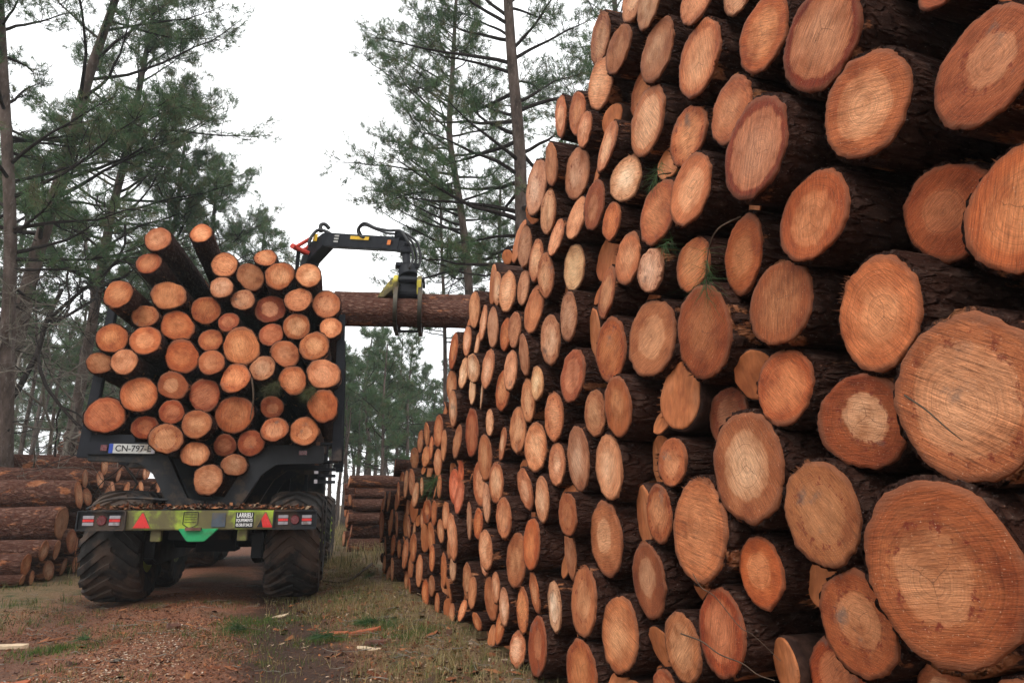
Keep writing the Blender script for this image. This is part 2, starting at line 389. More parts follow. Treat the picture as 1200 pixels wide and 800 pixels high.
def fit_circle(u, v, h, p0, n, ey, ez):
    """point and radius on the plane whose outline is h px tall and centred on (u, v)"""
    a = np.linspace(0, 2 * np.pi, 24, endpoint=False); uu, vv = u, v; r = .15
    for _ in range(5):
        P = on_plane(uu, vv, p0, n)
        Q = np.array([proj(P + r * (math.cos(t) * ey + math.sin(t) * ez)) for t in a])
        r *= h / (Q[:, 1].max() - Q[:, 1].min())
        uu += u - (Q[:, 0].max() + Q[:, 0].min()) / 2; vv += v - (Q[:, 1].max() + Q[:, 1].min()) / 2
    return P, r
def relax(C, Rr, fixed_floor=True, it=200, pull=.06, k=.97, k2=.95):
    C = np.array(C, float); C0 = C.copy(); Rr = np.array(Rr, float)
    for s in range(it):
        d = C[:, None] - C[None]; D = np.hypot(d[..., 0], d[..., 1]) + np.eye(len(C)) * 9
        ov = np.maximum(0, k * (Rr[:, None] + Rr[None]) - D)
        C = C + (d / D[..., None] * ov[..., None] * .3).sum(1) - (C - C0) * pull
        if fixed_floor: C[:, 1] = np.maximum(C[:, 1], Rr * .9)
    for s in range(40):      # whatever still cuts into a neighbour shrinks a little
        d = C[:, None] - C[None]; D = np.hypot(d[..., 0], d[..., 1]) + np.eye(len(C)) * 9
        ov = np.maximum(0, k2 * (Rr[:, None] + Rr[None]) - D).max(1)
        Rr = Rr - ov * .12
    return C, Rr
ORD = ['first', 'second', 'third', 'fourth', 'fifth', 'sixth', 'seventh', 'eighth', 'ninth', 'tenth', 'eleventh', 'twelfth', 'thirteenth', 'fourteenth', 'fifteenth', 'sixteenth', 'seventeenth', 'eighteenth', 'nineteenth', 'twentieth', 'twenty-first', 'twenty-second', 'twenty-third', 'twenty-fourth', 'twenty-fifth', 'twenty-sixth', 'twenty-seventh', 'twenty-eighth', 'twenty-ninth', 'thirtieth'] + ['thirty-%s' % x for x in ('first', 'second', 'third', 'fourth', 'fifth', 'sixth', 'seventh', 'eighth', 'ninth')] + ['fortieth', 'forty-first', 'forty-second', 'forty-third', 'forty-fourth', 'forty-fifth']
def size_word(r, lo, hi): return 'small' if r < lo else 'large' if r > hi else 'medium'

# ------------------------------------------------------------------ the tall stack on the right
PX = 1.65
# centre x, centre y, height of each cut end in the photograph, tone, [label], [recess]
PILE = """697 47 63 c;741 3 62 c;760 12 66 c;726 64 61 t;699 94 64 c;765 52 76 t;735 100 72 o;748 135 85 c;654 136 49 c;677 134 54 t
684 155 44 c;672 197 63 c;714 171 64 c;732 207 56 w;656 195 51 t;632 222 67 c;645 250 54 c;657 273 48 c;675 257 55 c;695 244 60 o
717 257 46 o;770 248 79 o;799 156 79 t;819 67 96 t;818 0 70 t;862 -18 70 c;893 40 96 o;972 46 128 r;864 133 84 t;897 170 122 r
810 222 87 t;957 254 112 o;864 298 91 o;807 310 70 t;826 396 112 o;912 363 106 o;905 463 89 o;830 487 80 r;866 537 131 c;829 607 130 o
963 598 125 o;1000 494 118 t;883 671 87 o;803 757 88 t;839 744 108 r;950 792 100 r;998 734 130 o;1115 672 222 o;1085 832 115 t;1205 850 110 o
1140 468 195 o;1030 371 136 t;1022 123 128 t;1160 77 150 r;1098 243 124 r;1178 238 165 o;1108 -35 96 r;613 290 50 c;625 304 51 c;641 323 54 c
669 312 57 w;606 337 42 c;624 362 58 o;669 371 55 c;715 340 66 t;731 312 60 t;759 315 55 c;755 396 93 t;717 409 76 o;645 398 58 c
602 387 45 c;618 417 48 c;598 435 48 c;632 449 40 w;614 470 53 c;672 440 65 r;647 492 58 c;697 485 56 t;727 472 72 o;624 527 58 c
596 507 57 c;675 547 77 c;710 547 81 c;646 546 52 c;616 570 50 t;636 590 54 c;673 604 54 o;700 630 88 t;667 645 62 t;629 641 66 o
605 658 66 t;596 612 50 t;778 543 62 o;769 601 68 t;753 681 91 o;682 703 84 t;718 743 93 t;684 785 84 o;642 712 62 w;628 688 50 t
632 750 74 r;608 707 56 t;599 716 46 c;608 757 42 c;775 818 70 r;594 341 50 c;580 341 42 c;553 364 44 c;565 381 42 c;575 385 48 c
591 391 42 o;543 433 38 w;546 402 36 c;556 404 36 c;533 415 44 o;529 449 38 c;573 434 48 c;561 433 36 w;553 457 34 w;565 458 34 w
582 464 52 o;580 487 34 c;589 517 44 t;549 507 58 r;537 517 40 t;534 480 44 c;522 522 38 c;568 539 55 c;557 566 54 t;534 552 33 x
526 570 44 x;583 564 48 t;573 588 48 c;541 584 40 x;550 608 44 c;563 612 38 o;536 628 56 c;520 604 34 c;526 637 44 t;566 655 42 c
578 644 48 c;521 668 40 o;529 668 32 c;526 694 32 o;544 682 43 c;557 694 40 t;571 701 52 o;583 688 38 c;542 714 26 c;589 729 44 o
559 728 24 t;515 507 38 t;497 509 28 c;492 517 27 t;482 537 26 t;499 535 24 t;506 525 28 t;514 546 34 c;476 567 33 c;484 565 32 t
490 580 30 c;495 570 22 c;466 565 26 t;470 578 28 t;473 597 28 t;455 588 24 t;450 590 24 t;515 564 28 t;498 599 28 o;508 601 31 o
490 607 26 c;500 631 40 t;514 622 30 c;463 615 30 t;475 618 28 t;448 612 34 t;482 624 26 c;456 612 32 t;487 642 34 o;460 641 26 t
466 643 22 t;473 650 36 t;478 666 34 t;491 668 40 c;509 654 32 t;508 690 28 t;471 686 26 o;480 694 22 t;498 696 34 o;459 666 30 c
449 640 24 t;451 660 20 c;457 684 20 t;510 712 28 t;462 548 20 t;526 724 28 t"""
pile = []
for tok in PILE.replace('\n', ';').split(';'):
    a = tok.split(); pile.append((float(a[0]), float(a[1]), float(a[2]), a[3]))
ey, ez = np.array([0, 1.0, 0]), np.array([0, 0, 1.0])
C, RR, TN = [], [], []
for u, v, h, tn in pile:
    P, r = fit_circle(u, v, h, (PX, 0, 0), (1, 0, 0), ey, ez)
    C.append((P[1], P[2])); RR.append(min(.31, r * 1.06)); TN.append(tn)
# logs of the same stack above and beside what the picture shows
for y, z, r, tn in ((2.75, 4.22, .17, 't'), (2.35, 4.18, .18, 'o'), (1.95, 4.1, .2, 't'), (1.55, 4.05, .19, 'o'), (1.1, 3.9, .2, 'r'), (.75, 3.6, .2, 'o'), (.9, 3.2, .19, 't'),
                    (.72, 2.75, .2, 'o'), (.62, 2.3, .2, 'r'), (.62, 1.85, .2, 'o'), (.6, 1.4, .2, 't'), (.62, .95, .2, 'o'), (.62, .5, .2, 't'), (.9, .18, .17, 'o')):
    if all((y - c[0]) ** 2 + (z - c[1]) ** 2 > (r + q) ** 2 * .8 for c, q in zip(C, RR)):
        C.append((y, z)); RR.append(r); TN.append(tn)
N_PHOTO = len(pile)
C, RR = relax(C, RR)
PM = make_log_meshes(9, 2.3, 1, BARK); PMR = make_log_meshes(6, 2.3, 2, BARK, ecc=.3)
HEARTS = {(972, 46): 1.0, (897, 170): .9, (1000, 494): .95, (748, 135): .6, (866, 537): .6, (1140, 468): .45, (1115, 672): .3, (1022, 123): .5, (819, 67): .4, (893, 40): .3, (998, 734): .35, (839, 744): .4, (755, 396): .4, (700, 630): .4, (1098, 243): .2, (810, 222): .3}
HAND = {}
def near(u, v):
    d = [(a - u) ** 2 + (b - v) ** 2 for a, b, *_ in pile]; return int(np.argmin(d))
for u, v, s in ((1115, 672, 'huge log end with red resin flecks, largest of all, at the lower right'),
                (1140, 468, 'very large orange log end resting just above the largest resin-flecked log'),
                (826, 396, 'rough orange log end with green pine needles hanging over it'),
                (972, 46, 'log with wide dark red ring around a pale heart near the top'),
                (897, 170, 'dark reddish log with a lighter oval heart, left of the pale cracked one'),
                (866, 537, 'large pinkish log with pale oval heart, wide ringed, centre of the near end'),
                (829, 607, 'long oval brown-orange log tucked beneath the pinkish ringed log'),
                (1000, 494, 'round log with pale heart inside a dark brown ring, left of the very large one'),
                (1022, 123, 'round log with pale heart, below right of the dark-ringed one near the top'),
                (1160, 77, 'large brown ringed log in the upper right corner of the stack'),
                (1178, 238, 'large rough orange log overlapping a dark recessed log at the right edge'),
                (1098, 243, 'dark shaded log set back behind the large rough orange one'),
                (839, 744, 'red-orange log at the bottom with a bare twig lying across it'),
                (803, 757, 'log at the bottom just left of the red-orange one crossed by a twig'),
                (672, 440, 'dark red log end halfway along the stack, darker than all its neighbours'),
                (632, 222, 'broad pale log end jutting out at the stepped top edge of the stack'),
                (541, 584, 'bright salmon-red log end beside the green pine sprig, lower of two'),
                (534, 552, 'small pink log end above the bright salmon-red one'),
                (526, 570, 'orange log end just right of the green pine sprig in the stack'),
                (549, 507, 'dark red log end where the stack steps down at its far side'),
                (642, 712, 'small whitish upright oval log end near the bottom of the stack'),
                (755, 396, 'large tan log just left of the one under the hanging pine needles'),
                (912, 363, 'orange log just right of the one under the hanging pine needles'),
                (553, 364, 'pale log end at the outer edge, right in front of the log in the grapple')):
    HAND[near(u, v)] = s
order = np.argsort(C[:, 0])
tierof = np.clip(np.round((C[:, 1] - .17) / .30), 0, 15).astype(int)
cnt = {}
PILE_OBJ = {}
for i in order:
    (y, z), r = C[i], RR[i]
    if r < .05: continue
    tn = TN[i]; hv = HEARTS.get(pile[i][:2]) if i < N_PHOTO else None; prot = rnd.gauss(0, .028)
    if i < N_PHOTO and pile[i][:2] in ((830, 487), (1098, 243), (950, 792), (735, 100), (735, 100)): prot = .13
    if i < N_PHOTO and pile[i][:2] == (632, 222): prot = -.02
    o = place_log(PMR if r > .165 else PM, (PX + prot, y, z), r, 0, tn, hv, roll=rnd.uniform(0, 6.28), pitch=rnd.gauss(0, .012), yaw=rnd.gauss(0, .02))
    k = int(tierof[i]); cnt[k] = cnt.get(k, 0) + 1
    lab = HAND.get(int(i)) or '%s %s log, %s from near end in %s tier up of tall right stack' % (size_word(r, .12, .19), WORD[tn], ORD[cnt[k] - 1], ORD[k])
    tag(o, lab, 'log', 'logs in the tall stack on the right'); PILE_OBJ[int(i)] = o
    if i < N_PHOTO and pile[i][:2] in ((1115, 672), (1140, 468)): o.children[0].pass_index = 95 if pile[i][0] == 1115 else 40
# logs lying deeper in the stack that show only as dark ends in the gaps
V_, F_, T_ = [], [], []
def inside(y, z):
    top = np.interp(y, [0, 1, 2.9, 4.0, 5.2, 6.5, 7.6, 9, 11, 13], [4, 4, 4.0, 3.7, 3.4, 3.2, 2.5, 1.75, 1.4, 1.2]); return .4 < y < 12.6 and .05 < z < top - .12
gaps = []
cand = [(y, z) for y in np.arange(.5, 12.6, .05) for z in np.arange(.1, 3.95, .05) if inside(y, z)]
for y, z in sorted(cand, key=lambda p: -min([math.hypot(p[0] - c[0], p[1] - c[1]) - q for c, q in zip(C, RR)])):
    g = min([math.hypot(y - c[0], z - c[1]) - q for c, q in zip(C, RR)] + [math.hypot(y - a, z - b) - q for a, b, q in gaps] + [z])
    if g > .045: gaps.append((y, z, min(g * 1.12 + .008, .2)))
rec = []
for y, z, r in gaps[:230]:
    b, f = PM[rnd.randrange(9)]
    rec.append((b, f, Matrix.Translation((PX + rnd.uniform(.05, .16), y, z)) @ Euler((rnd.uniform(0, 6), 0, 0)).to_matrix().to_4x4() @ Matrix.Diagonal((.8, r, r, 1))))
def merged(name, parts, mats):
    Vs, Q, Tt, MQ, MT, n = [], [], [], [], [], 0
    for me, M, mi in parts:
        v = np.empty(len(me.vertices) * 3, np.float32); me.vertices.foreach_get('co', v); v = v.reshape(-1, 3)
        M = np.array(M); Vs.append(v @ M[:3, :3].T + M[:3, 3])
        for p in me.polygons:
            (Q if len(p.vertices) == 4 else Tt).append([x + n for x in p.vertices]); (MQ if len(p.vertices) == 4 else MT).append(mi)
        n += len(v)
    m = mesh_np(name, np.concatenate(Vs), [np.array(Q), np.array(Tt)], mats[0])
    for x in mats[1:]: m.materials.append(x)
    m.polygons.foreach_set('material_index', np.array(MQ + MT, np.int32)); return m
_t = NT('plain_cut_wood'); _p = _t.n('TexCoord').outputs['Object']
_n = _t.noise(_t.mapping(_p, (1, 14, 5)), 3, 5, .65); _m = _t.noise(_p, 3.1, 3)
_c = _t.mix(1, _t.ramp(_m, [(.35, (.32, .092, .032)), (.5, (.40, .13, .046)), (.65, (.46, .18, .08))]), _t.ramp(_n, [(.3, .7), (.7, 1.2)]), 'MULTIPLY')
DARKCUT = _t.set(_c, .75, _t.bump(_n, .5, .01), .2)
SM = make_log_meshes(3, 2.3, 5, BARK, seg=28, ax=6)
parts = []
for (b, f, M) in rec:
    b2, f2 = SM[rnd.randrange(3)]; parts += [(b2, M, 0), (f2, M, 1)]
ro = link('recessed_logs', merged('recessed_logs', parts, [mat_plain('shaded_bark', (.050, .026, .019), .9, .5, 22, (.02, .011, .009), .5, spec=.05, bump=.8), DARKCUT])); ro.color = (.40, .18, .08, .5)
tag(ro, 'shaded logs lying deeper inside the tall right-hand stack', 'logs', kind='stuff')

# second stack further along, seen side-on past the end of the first
far_rows = [(17.6, .17, .17), (17.9, .5, .17), (17.6, .82, .16), (17.55, 1.13, .15), (17.65, 1.42, .15), (17.6, 1.7, .14),
            (18.0, .2, .18), (18.1, .85, .17), (18.0, 1.25, .16), (18.5, .3, .2), (18.5, .75, .2), (18.5, 1.2, .2), (18.4, 1.6, .17), (19, .5, .2), (19, 1, .2), (19, 1.5, .2)]
Cf, Rf = relax([(a, b) for a, b, _ in far_rows], [c for *_, c in far_rows])
PMF = make_log_meshes(4, 2.4, 3, BARK2, seg=40, ax=16)
for q, ((y, z), r) in enumerate(zip(Cf, Rf)):
    o = place_log(PMF, (PX + rnd.gauss(-.05, .08), y, z), r, 0, 't', roll=rnd.uniform(0, 6))
    lab = ('bark-covered log seen side-on, %s layer up in the stack beyond the tall one' % ORD[q] if q < 6 else '%s log behind the side face of the distant stack beyond the tall one' % ORD[q - 6])
    tag(o, lab, 'log', 'logs in the distant stack on the right')
# ------------------------------------------------------------------ stack on the left
LX = -3.4
LEFT = """123.6 546 22 c;108.6 561 24 c;116 562 22 c;92 580 36 c;107 582 24 c;119 580 26 c;73.5 613 42 c;62 644 26 c;52 645 28 c;36 667 32 c;55 672 26 c;77 634 32 c
88 640 22 c;95 640 22 c;99 588 20 c;140 557 16 c;136 571 16 c;147 573 15 c;155 571 15 c;165 555 15 c;171 554 14 c;177 554 14 c;163 570 14 c;181 567 14 c
184 573 13 c;173 577 14 c;73 675 22 c;82 672 20 c;90 668 20 c;38 690 18 c;30 700 18 c;128 575 17 c;131 585 15 c;101 612 22 c;112 604 20 c
86 612 24 c;104 640 20 c;110 655 18 c;120 600 20 c;118 622 18 c;145 590 14 c;158 586 13 c"""
left = [(float(a), float(b), float(c), d) for a, b, c, d in (t.split() for t in LEFT.replace('\n', ';').split(';'))]
C2, R2 = [], []
for u, v, h, tn in left:
    P, r = fit_circle(u, v, h, (LX, 0, 0), (1, 0, 0), ey, ez); C2.append((P[1], P[2])); R2.append(min(.27, max(.10, r)))
C2, R2 = relax(C2, R2, pull=.2, k=.9, k2=.88)
LM = make_log_meshes(6, 2.6, 9, BARK2, seg=48, ax=26)
LM2 = make_log_meshes(3, 2.4, 12, BARK2, seg=32, ax=14)
for q, (u, v, h) in enumerate(((66, 538, 15), (70, 524, 14), (78, 511, 15), (64, 552, 15), (75, 546, 14))):
    P = at_depth(u, v, 22.0); o = place_log(LM2, tuple(P), h * 22 / 1600, 0, 't', roll=rnd.uniform(0, 6))
    tag(o, 'bark-covered log in the pile far behind the left stack, %s of five by height' % ORD[q], 'log', 'logs far behind the left stack')
oi_ = np.argsort(C2[:, 0]); cnt = {}
for i in oi_:
    (y, z), r = C2[i], R2[i]
    if r < .05: continue
    o = place_log(LM, (LX + rnd.gauss(0, .07), y, z), r, math.pi, left[i][3], roll=rnd.uniform(0, 6.28), pitch=rnd.gauss(0, .01), yaw=-R(6) + rnd.gauss(0, .02))
    k = int(np.clip(round((z - .15) / .28), 0, 10)); cnt[k] = cnt.get(k, 0) + 1
    tag(o, '%s log with flaking bark, %s from the front in %s layer of left stack' % (size_word(r, .13, .19), ORD[cnt[k] - 1], ORD[k]), 'log', 'logs in the low stack on the left')

# ================================================================== FORWARDER
TRK = np.array([-.85, 9.95, 0.0]); TYAW = R(5.0)
HD = np.array([math.sin(TYAW), math.cos(TYAW), 0]); SD = np.array([math.cos(TYAW), -math.sin(TYAW), 0])
def tl(P): q = np.array(P) - TRK; return np.array([q @ SD, q @ HD, q[2]])
def tw(x, y, z): return TRK + SD * x + HD * y + np.array([0, 0, z])
def t_at(u, v, y): return tl(on_plane(u, v, TRK + HD * y, HD))          # point of the truck's cross plane at local y
DK = mat_plain('dark_grey_paint', (.016, .017, .019), .6, .3, 5, (.05, .035, .025), .35, spec=.2)
BLK = mat_plain('black_paint', (.008, .009, .013), .55, .3, 6, (.04, .03, .025), .12, spec=.2)
TBR = mat_plain('triangle_rim', (.16, .10, .03), .5, .2, 20, (.05, .04, .03), .3)
LIME = mat_plain('lime_paint', (.25, .335, .030), .55, .35, 4, (.065, .046, .026), .66, spec=.35)
GRN = mat_plain('green_paint', (.01, .26, .09), .5, .25, 6, (.03, .08, .03), .2)
RUB = mat_plain('tyre_rubber', (.020, .018, .017), .85, .4, 8, (.050, .034, .026), .55, spec=.2, bump=.5)
RIM = mat_plain('rim_paint', (.25, .33, .04), .6, .3, 5, (.06, .045, .03), .5)
REDL = mat_plain('red_reflector', (.55, .012, .010), .3, .15, 20, spec=.6)
DRED = mat_plain('dark_red_lens', (.10, .010, .012), .25, .3, 20, spec=.6)
WHT = mat_plain('white_lens', (.27, .25, .27), .35, .2, 20, (.1, .08, .07), .2)
STK = mat_plain('sticker_yellow', (.70, .42, .02), .45, .15, 20)
YEL = mat_plain('grapple_yellow', (.40, .33, .035), .55, .35, 7, (.04, .03, .015), .65)
STEEL = mat_plain('worn_steel', (.030, .025, .017), .45, .4, 9, (.05, .035, .02), .4, metal=.6)
HOSE = mat_plain('hose_rubber', (.012, .012, .014), .45, .2, 10)
RED = mat_plain('red_paint', (.48, .035, .018), .45, .2, 8, (.1, .03, .02), .2)
GLASS = mat_plain('dark_glass', (.02, .025, .03), .08, .05, 3, spec=.8)
PLW = mat_plain('plate_white', (.42, .42, .40), .45, .2, 12, (.16, .13, .1), .3)
PLB = mat_plain('plate_blue', (.015, .05, .30), .4, .1, 12)
INK = mat_plain('ink_black', (.012, .012, .012), .6, .1, 12)
INKW = mat_plain('ink_white', (.75, .75, .74), .6, .1, 12)

fwd = empty('forwarder', tuple(TRK), -TYAW)
tag(fwd, 'mud-stained forwarder with lime rear bumper and fat tyres carrying the load of logs', 'forwarder')
def P_(name, bm, mat, parent=None, **k): return bm_obj(name, bm, mat, fwd if parent is None else parent, **k)
BY = -1.02     # rear face of the bumper
# wheels
def make_wheel_mesh():
    r, w = .665, .70
    prof = [(-.31, .33), (-.345, .42), (-.352, .52), (-.33, .60), (-.27, .628), (-.12, .640), (0, .643), (.12, .640), (.27, .628), (.33, .60), (.352, .52), (.345, .42), (.31, .33)]
    n = 72; th = np.linspace(0, 2 * np.pi, n, endpoint=False); V = []; F = []
    for x, q in prof:
        for a in th: V.append((x, q * math.cos(a), q * math.sin(a)))
    m = len(prof); i_ = np.arange(m - 1)[:, None] * n; j_ = np.arange(n)[None]; k_ = (j_ + 1) % n
    F = np.stack([i_ + j_, i_ + k_, i_ + n + k_, i_ + n + j_], -1).reshape(-1, 4).tolist()
    NL = 22
    for s in (-1, 1):
        for q in range(NL):
            a0 = 2 * math.pi * (q + (.12 if s > 0 else 0)) / NL; b = len(V); K = 9
            for t in range(K):
                f = t / (K - 1); x = s * (-.03 + .385 * f); a = a0 + .46 * f ** 1.25
                top = .672 - .012 * f ** 2 if f < .86 else .672 - .05 * (f - .8) / .2 - .01
                bot = .615 if f < .9 else .54
                hw = (.030 + .018 * f)
                for rr_, hh in ((bot, hw * 1.3), (top, hw), (top, -hw), (bot, -hw * 1.3)):
                    V.append((x if rr_ == top or f < .9 else x - s * .008, rr_ * math.cos(a + hh / .66), rr_ * math.sin(a + hh / .66)))
            for t in range(K - 1):
                for e in range(3):
                    p = b + t * 4 + e; F.append((p, p + 1, p + 5, p + 4))
            F.append((b, b + 1, b + 2, b + 3)); p = b + (K - 1) * 4; F.append((p + 3, p + 2, p + 1, p))
    me = mesh_np('wheel', V, np.array(F), RUB, smooth=False)
    bm = bmesh.new(); bm.from_mesh(me); bmesh.ops.recalc_face_normals(bm, faces=bm.faces[:]); bm.to_mesh(me); bm.free()
    return me
WM = make_wheel_mesh()
bm = bmesh.new()
cyl(bm, (-.30, 0, 0), (.30, 0, 0), .335, seg=40); cyl(bm, (.10, 0, 0), (.315, 0, 0), .2, .16, 24); cyl(bm, (-.315, 0, 0), (-.1, 0, 0), .2, .2, 24)
for q in range(10):
    a = q * .628; cyl(bm, (.31, .24 * math.cos(a), .24 * math.sin(a)), (.335, .24 * math.cos(a), .24 * math.sin(a)), .018, seg=6)
tmp = bm_obj('rim', bm, RIM); RMm = tmp.data; bpy.data.objects.remove(tmp)
for (x, y, st) in ((-.98, 0, 0), (1.07, 0, 0), (-.98, 1.52, 0), (1.07, 1.52, 0), (-1.05, 5.0, -.04), (1.11, 5.0, -.04), (-1.11, 6.5, -.04), (1.11, 6.5, -.04)):
    w = link('wheel', WM, fwd); w.scale = (.93, 1, 1); w.location = (x, y, .655);     w.rotation_euler = (Euler((0, 0, st)).to_matrix() @ Euler((rnd.uniform(0, 6), 0, 0)).to_matrix()).to_euler()
    q = link('rim', RMm, w); q.rotation_euler = (0, 0, math.pi if x < 0 else 0)
# bogie boxes, axles, frame
for s in (-1, 1):
    bm = bmesh.new(); prism(bm, [(-.35, .50), (-.1, .42), (1.62, .42), (1.87, .50), (1.87, .82), (1.2, .95), (.3, .95), (-.35, .82)], 'x', s * .56, s * .70); P_('bogie', bm, DK, bevel=.02)
    bm = bmesh.new(); prism(bm, [(4.65, .50), (4.9, .42), (6.6, .42), (6.85, .50), (6.85, .82), (6.2, .95), (5.3, .95), (4.65, .82)], 'x', s * .56, s * .70); P_('bogie', bm, DK, bevel=.02)
for ya in (.76, 5.75):
    bm = bmesh.new(); cyl(bm, (-.6, ya, .72), (.6, ya, .72), .15); box(bm, (0, ya, .74), (.5, .5, .42)); P_('axle', bm, BLK)
bm = bmesh.new()
for s in (-1, 1): box(bm, (s * .33, 1.5, 1.0), (.12, 4.9, .26))
box(bm, (0, 1.5, .96), (.52, 4.7, .10)); box(bm, (0, -.4, .84), (.7, .5, .2)); P_('chassis', bm, DK, bevel=.01)
for x in (-.42, -.02, .52):
    bm = bmesh.new(); box(bm, (x, BY + .12, .80), (.11, .1, .13)); P_('frame_lug', bm, LIME, bevel=.008)
bm = bmesh.new(); cyl(bm, (0, 3.9, .75), (0, 4.5, .75), .22, seg=20); box(bm, (0, 5.6, .95), (.9, 2.4, .5)); box(bm, (0, 4.1, 1.0), (.6, .6, .5)); P_('articulation', bm, BLK, bevel=.01)
# rear deck and bumper
bm = bmesh.new(); box(bm, (0, BY + .42, 1.075), (2.72, .78, .03)); prism(bm, [(BY + .03, 1.06), (BY + .8, 1.06), (BY + .8, .9), (BY + .06, .86)], 'x', -.5, .5); dp = P_('deck_plate', bm, DK); dp.scale = (.9, 1, 1); dp.location = (.07, 0, 0)
BZ0, BZ1 = .865, 1.085
bm = bmesh.new(); box(bm, (0, BY + .05, (BZ0 + BZ1) / 2), (2.86, .10, BZ1 - BZ0)); bumper = P_('bumper', bm, LIME, bevel=.012); bumper.scale = (.9, 1, 1); bumper.location = (.07, 0, 0)
def bz(f): return BZ0 + (BZ1 - BZ0) * f
for s, x0 in ((-1, -1.16), (1, 1.16)):
    bm = bmesh.new(); w, h = .54, .205; y = BY - .012; zc = bz(.5)
    for (cx, cz, sx, sz) in ((0, h / 2, w, .016), (0, -h / 2, w, .016), (-w / 2, 0, .016, h), (w / 2, 0, .016, h)): box(bm, (x0 + cx, y - .012, zc + cz), (sx, .05, sz))
    box(bm, (x0, y + .004, zc), (w - .01, .012, h - .01)); cl = P_('light_cluster', bm, DK, bumper)
    for k_, cx in enumerate((-.15, .15)):
        bm = bmesh.new()
        for dz in (-.037, .037): box(bm, (x0 + cx, y - .009, zc + dz), (.125, .014, .036))
        bq = P_('lamp_lens', bm, WHT, bumper, bevel=.003); bm = bmesh.new(); box(bm, (x0 + cx, y - .009, zc), (.125, .016, .030)); P_('lamp_lens', bm, REDL, bumper, bevel=.003)
    bm = bmesh.new(); cyl(bm, (x0, y - .004, zc), (x0, y - .018, zc), .058, .05, 24); P_('lamp_lens', bm, DRED, bumper)
for x0 in (-.70, .78):
    bm = bmesh.new(); z0 = bz(.08); prism(bm, [(x0 - .115, z0), (x0 + .115, z0), (x0 + .012, z0 + .185), (x0 - .012, z0 + .185)], 'y', BY - .006, BY - .001); P_('triangle_border', bm, TBR, bumper)
    bm = bmesh.new(); prism(bm, [(x0 - .098, z0 + .008), (x0 + .098, z0 + .008), (x0 + .008, z0 + .170), (x0 - .008, z0 + .170)] if x0 < 0 else [(x0 - .02, z0 + .008), (x0 + .098, z0 + .008), (x0 + .008, z0 + .170), (x0 - .006, z0 + .166), (x0 - .045, z0 + .10)], 'y', BY - .010, BY - .007); P_('reflector_triangle', bm, REDL, bumper)
    if x0 > 0:
        bm = bmesh.new(); prism(bm, [(x0 - .098, z0 + .008), (x0 - .022, z0 + .008), (x0 - .047, z0 + .098)], 'y', BY - .010, BY - .007); P_('mud_patch', bm, DK, bumper)
bm = bmesh.new()
pts = [(-.085, .185), (.085, .185), (.09, .05), (.0, .0), (-.09, .05)]
for a, b in zip(pts, pts[1:] + pts[:1]): beam(bm, (-.13 + a[0], BY - .004, BZ0 + .015 + a[1]), (-.13 + b[0], BY - .004, BZ0 + .015 + b[1]), .007, .007)
for k_ in range(4): beam(bm, (-.20, BY - .004, BZ0 + .09 + .028 * k_), (-.06, BY - .004, BZ0 + .09 + .028 * k_), .005, .005)
P_('embossed_outline', bm, DK, bumper)
bm = bmesh.new(); box(bm, (.21, BY - .004, bz(.5)), (.17, .012, .16)); P_('cover_plate', bm, mat_plain('slate', (.05, .065, .085), .4, .2, 12, (.06, .05, .04), .2), bumper, bevel=.004)
bm = bmesh.new(); box(bm, (.525, BY - .003, bz(.5)), (.225, .008, .178)); dl = P_('dealer_plate', bm, INK, bumper)
def text(s, name, mat, parent, loc, size, width=None, rot=(R(90), 0, 0), ext=.001):
    cu = bpy.data.curves.new('t', 'FONT'); cu.body = s; cu.size = size; cu.extrude = ext; cu.align_x = 'CENTER'; cu.align_y = 'CENTER'
    cu.offset = size * .018
    o = bpy.data.objects.new('t', cu); COL.objects.link(o); dg = bpy.context.evaluated_depsgraph_get(); dg.update()
    me = bpy.data.meshes.new_from_object(o.evaluated_get(dg)); bpy.data.objects.remove(o)
    me.materials.clear(); me.materials.append(mat); me.name = name
    x = link(name, me, parent); x.location = loc; x.rotation_euler = rot
    if width:
        xs = [v.co.x for v in me.vertices]; x.scale = (width / (max(xs) - min(xs)), 1, 1)
    return x
text('LARRIEU', 'dealer_lettering', INKW, dl, (.525, BY - .009, bz(.5) + .052), .072, .19)
text('EQUIPEMENTS', 'dealer_lettering', INKW, dl, (.525, BY - .009, bz(.5) - .004), .048, .20)
text('05.58.07.04.25', 'dealer_lettering', INKW, dl, (.525, BY - .009, bz(.5) - .057), .046, .20)
bm = bmesh.new(); prism(bm, [(-.24, BZ0 + .015), (.20, BZ0 + .015), (.06, BZ0 - .13), (-.13, BZ0 - .13)], 'y', BY - .03, BY + .03); P_('tow_bracket', bm, GRN, bevel=.008).location = (.07, 0, 0)
bm = bmesh.new(); box(bm, (.0, BY - .045, BZ0 + .012), (.17, .05, .035)); P_('tow_pin', bm, mat_plain('rust', (.12, .06, .04), .8, .4, 9))
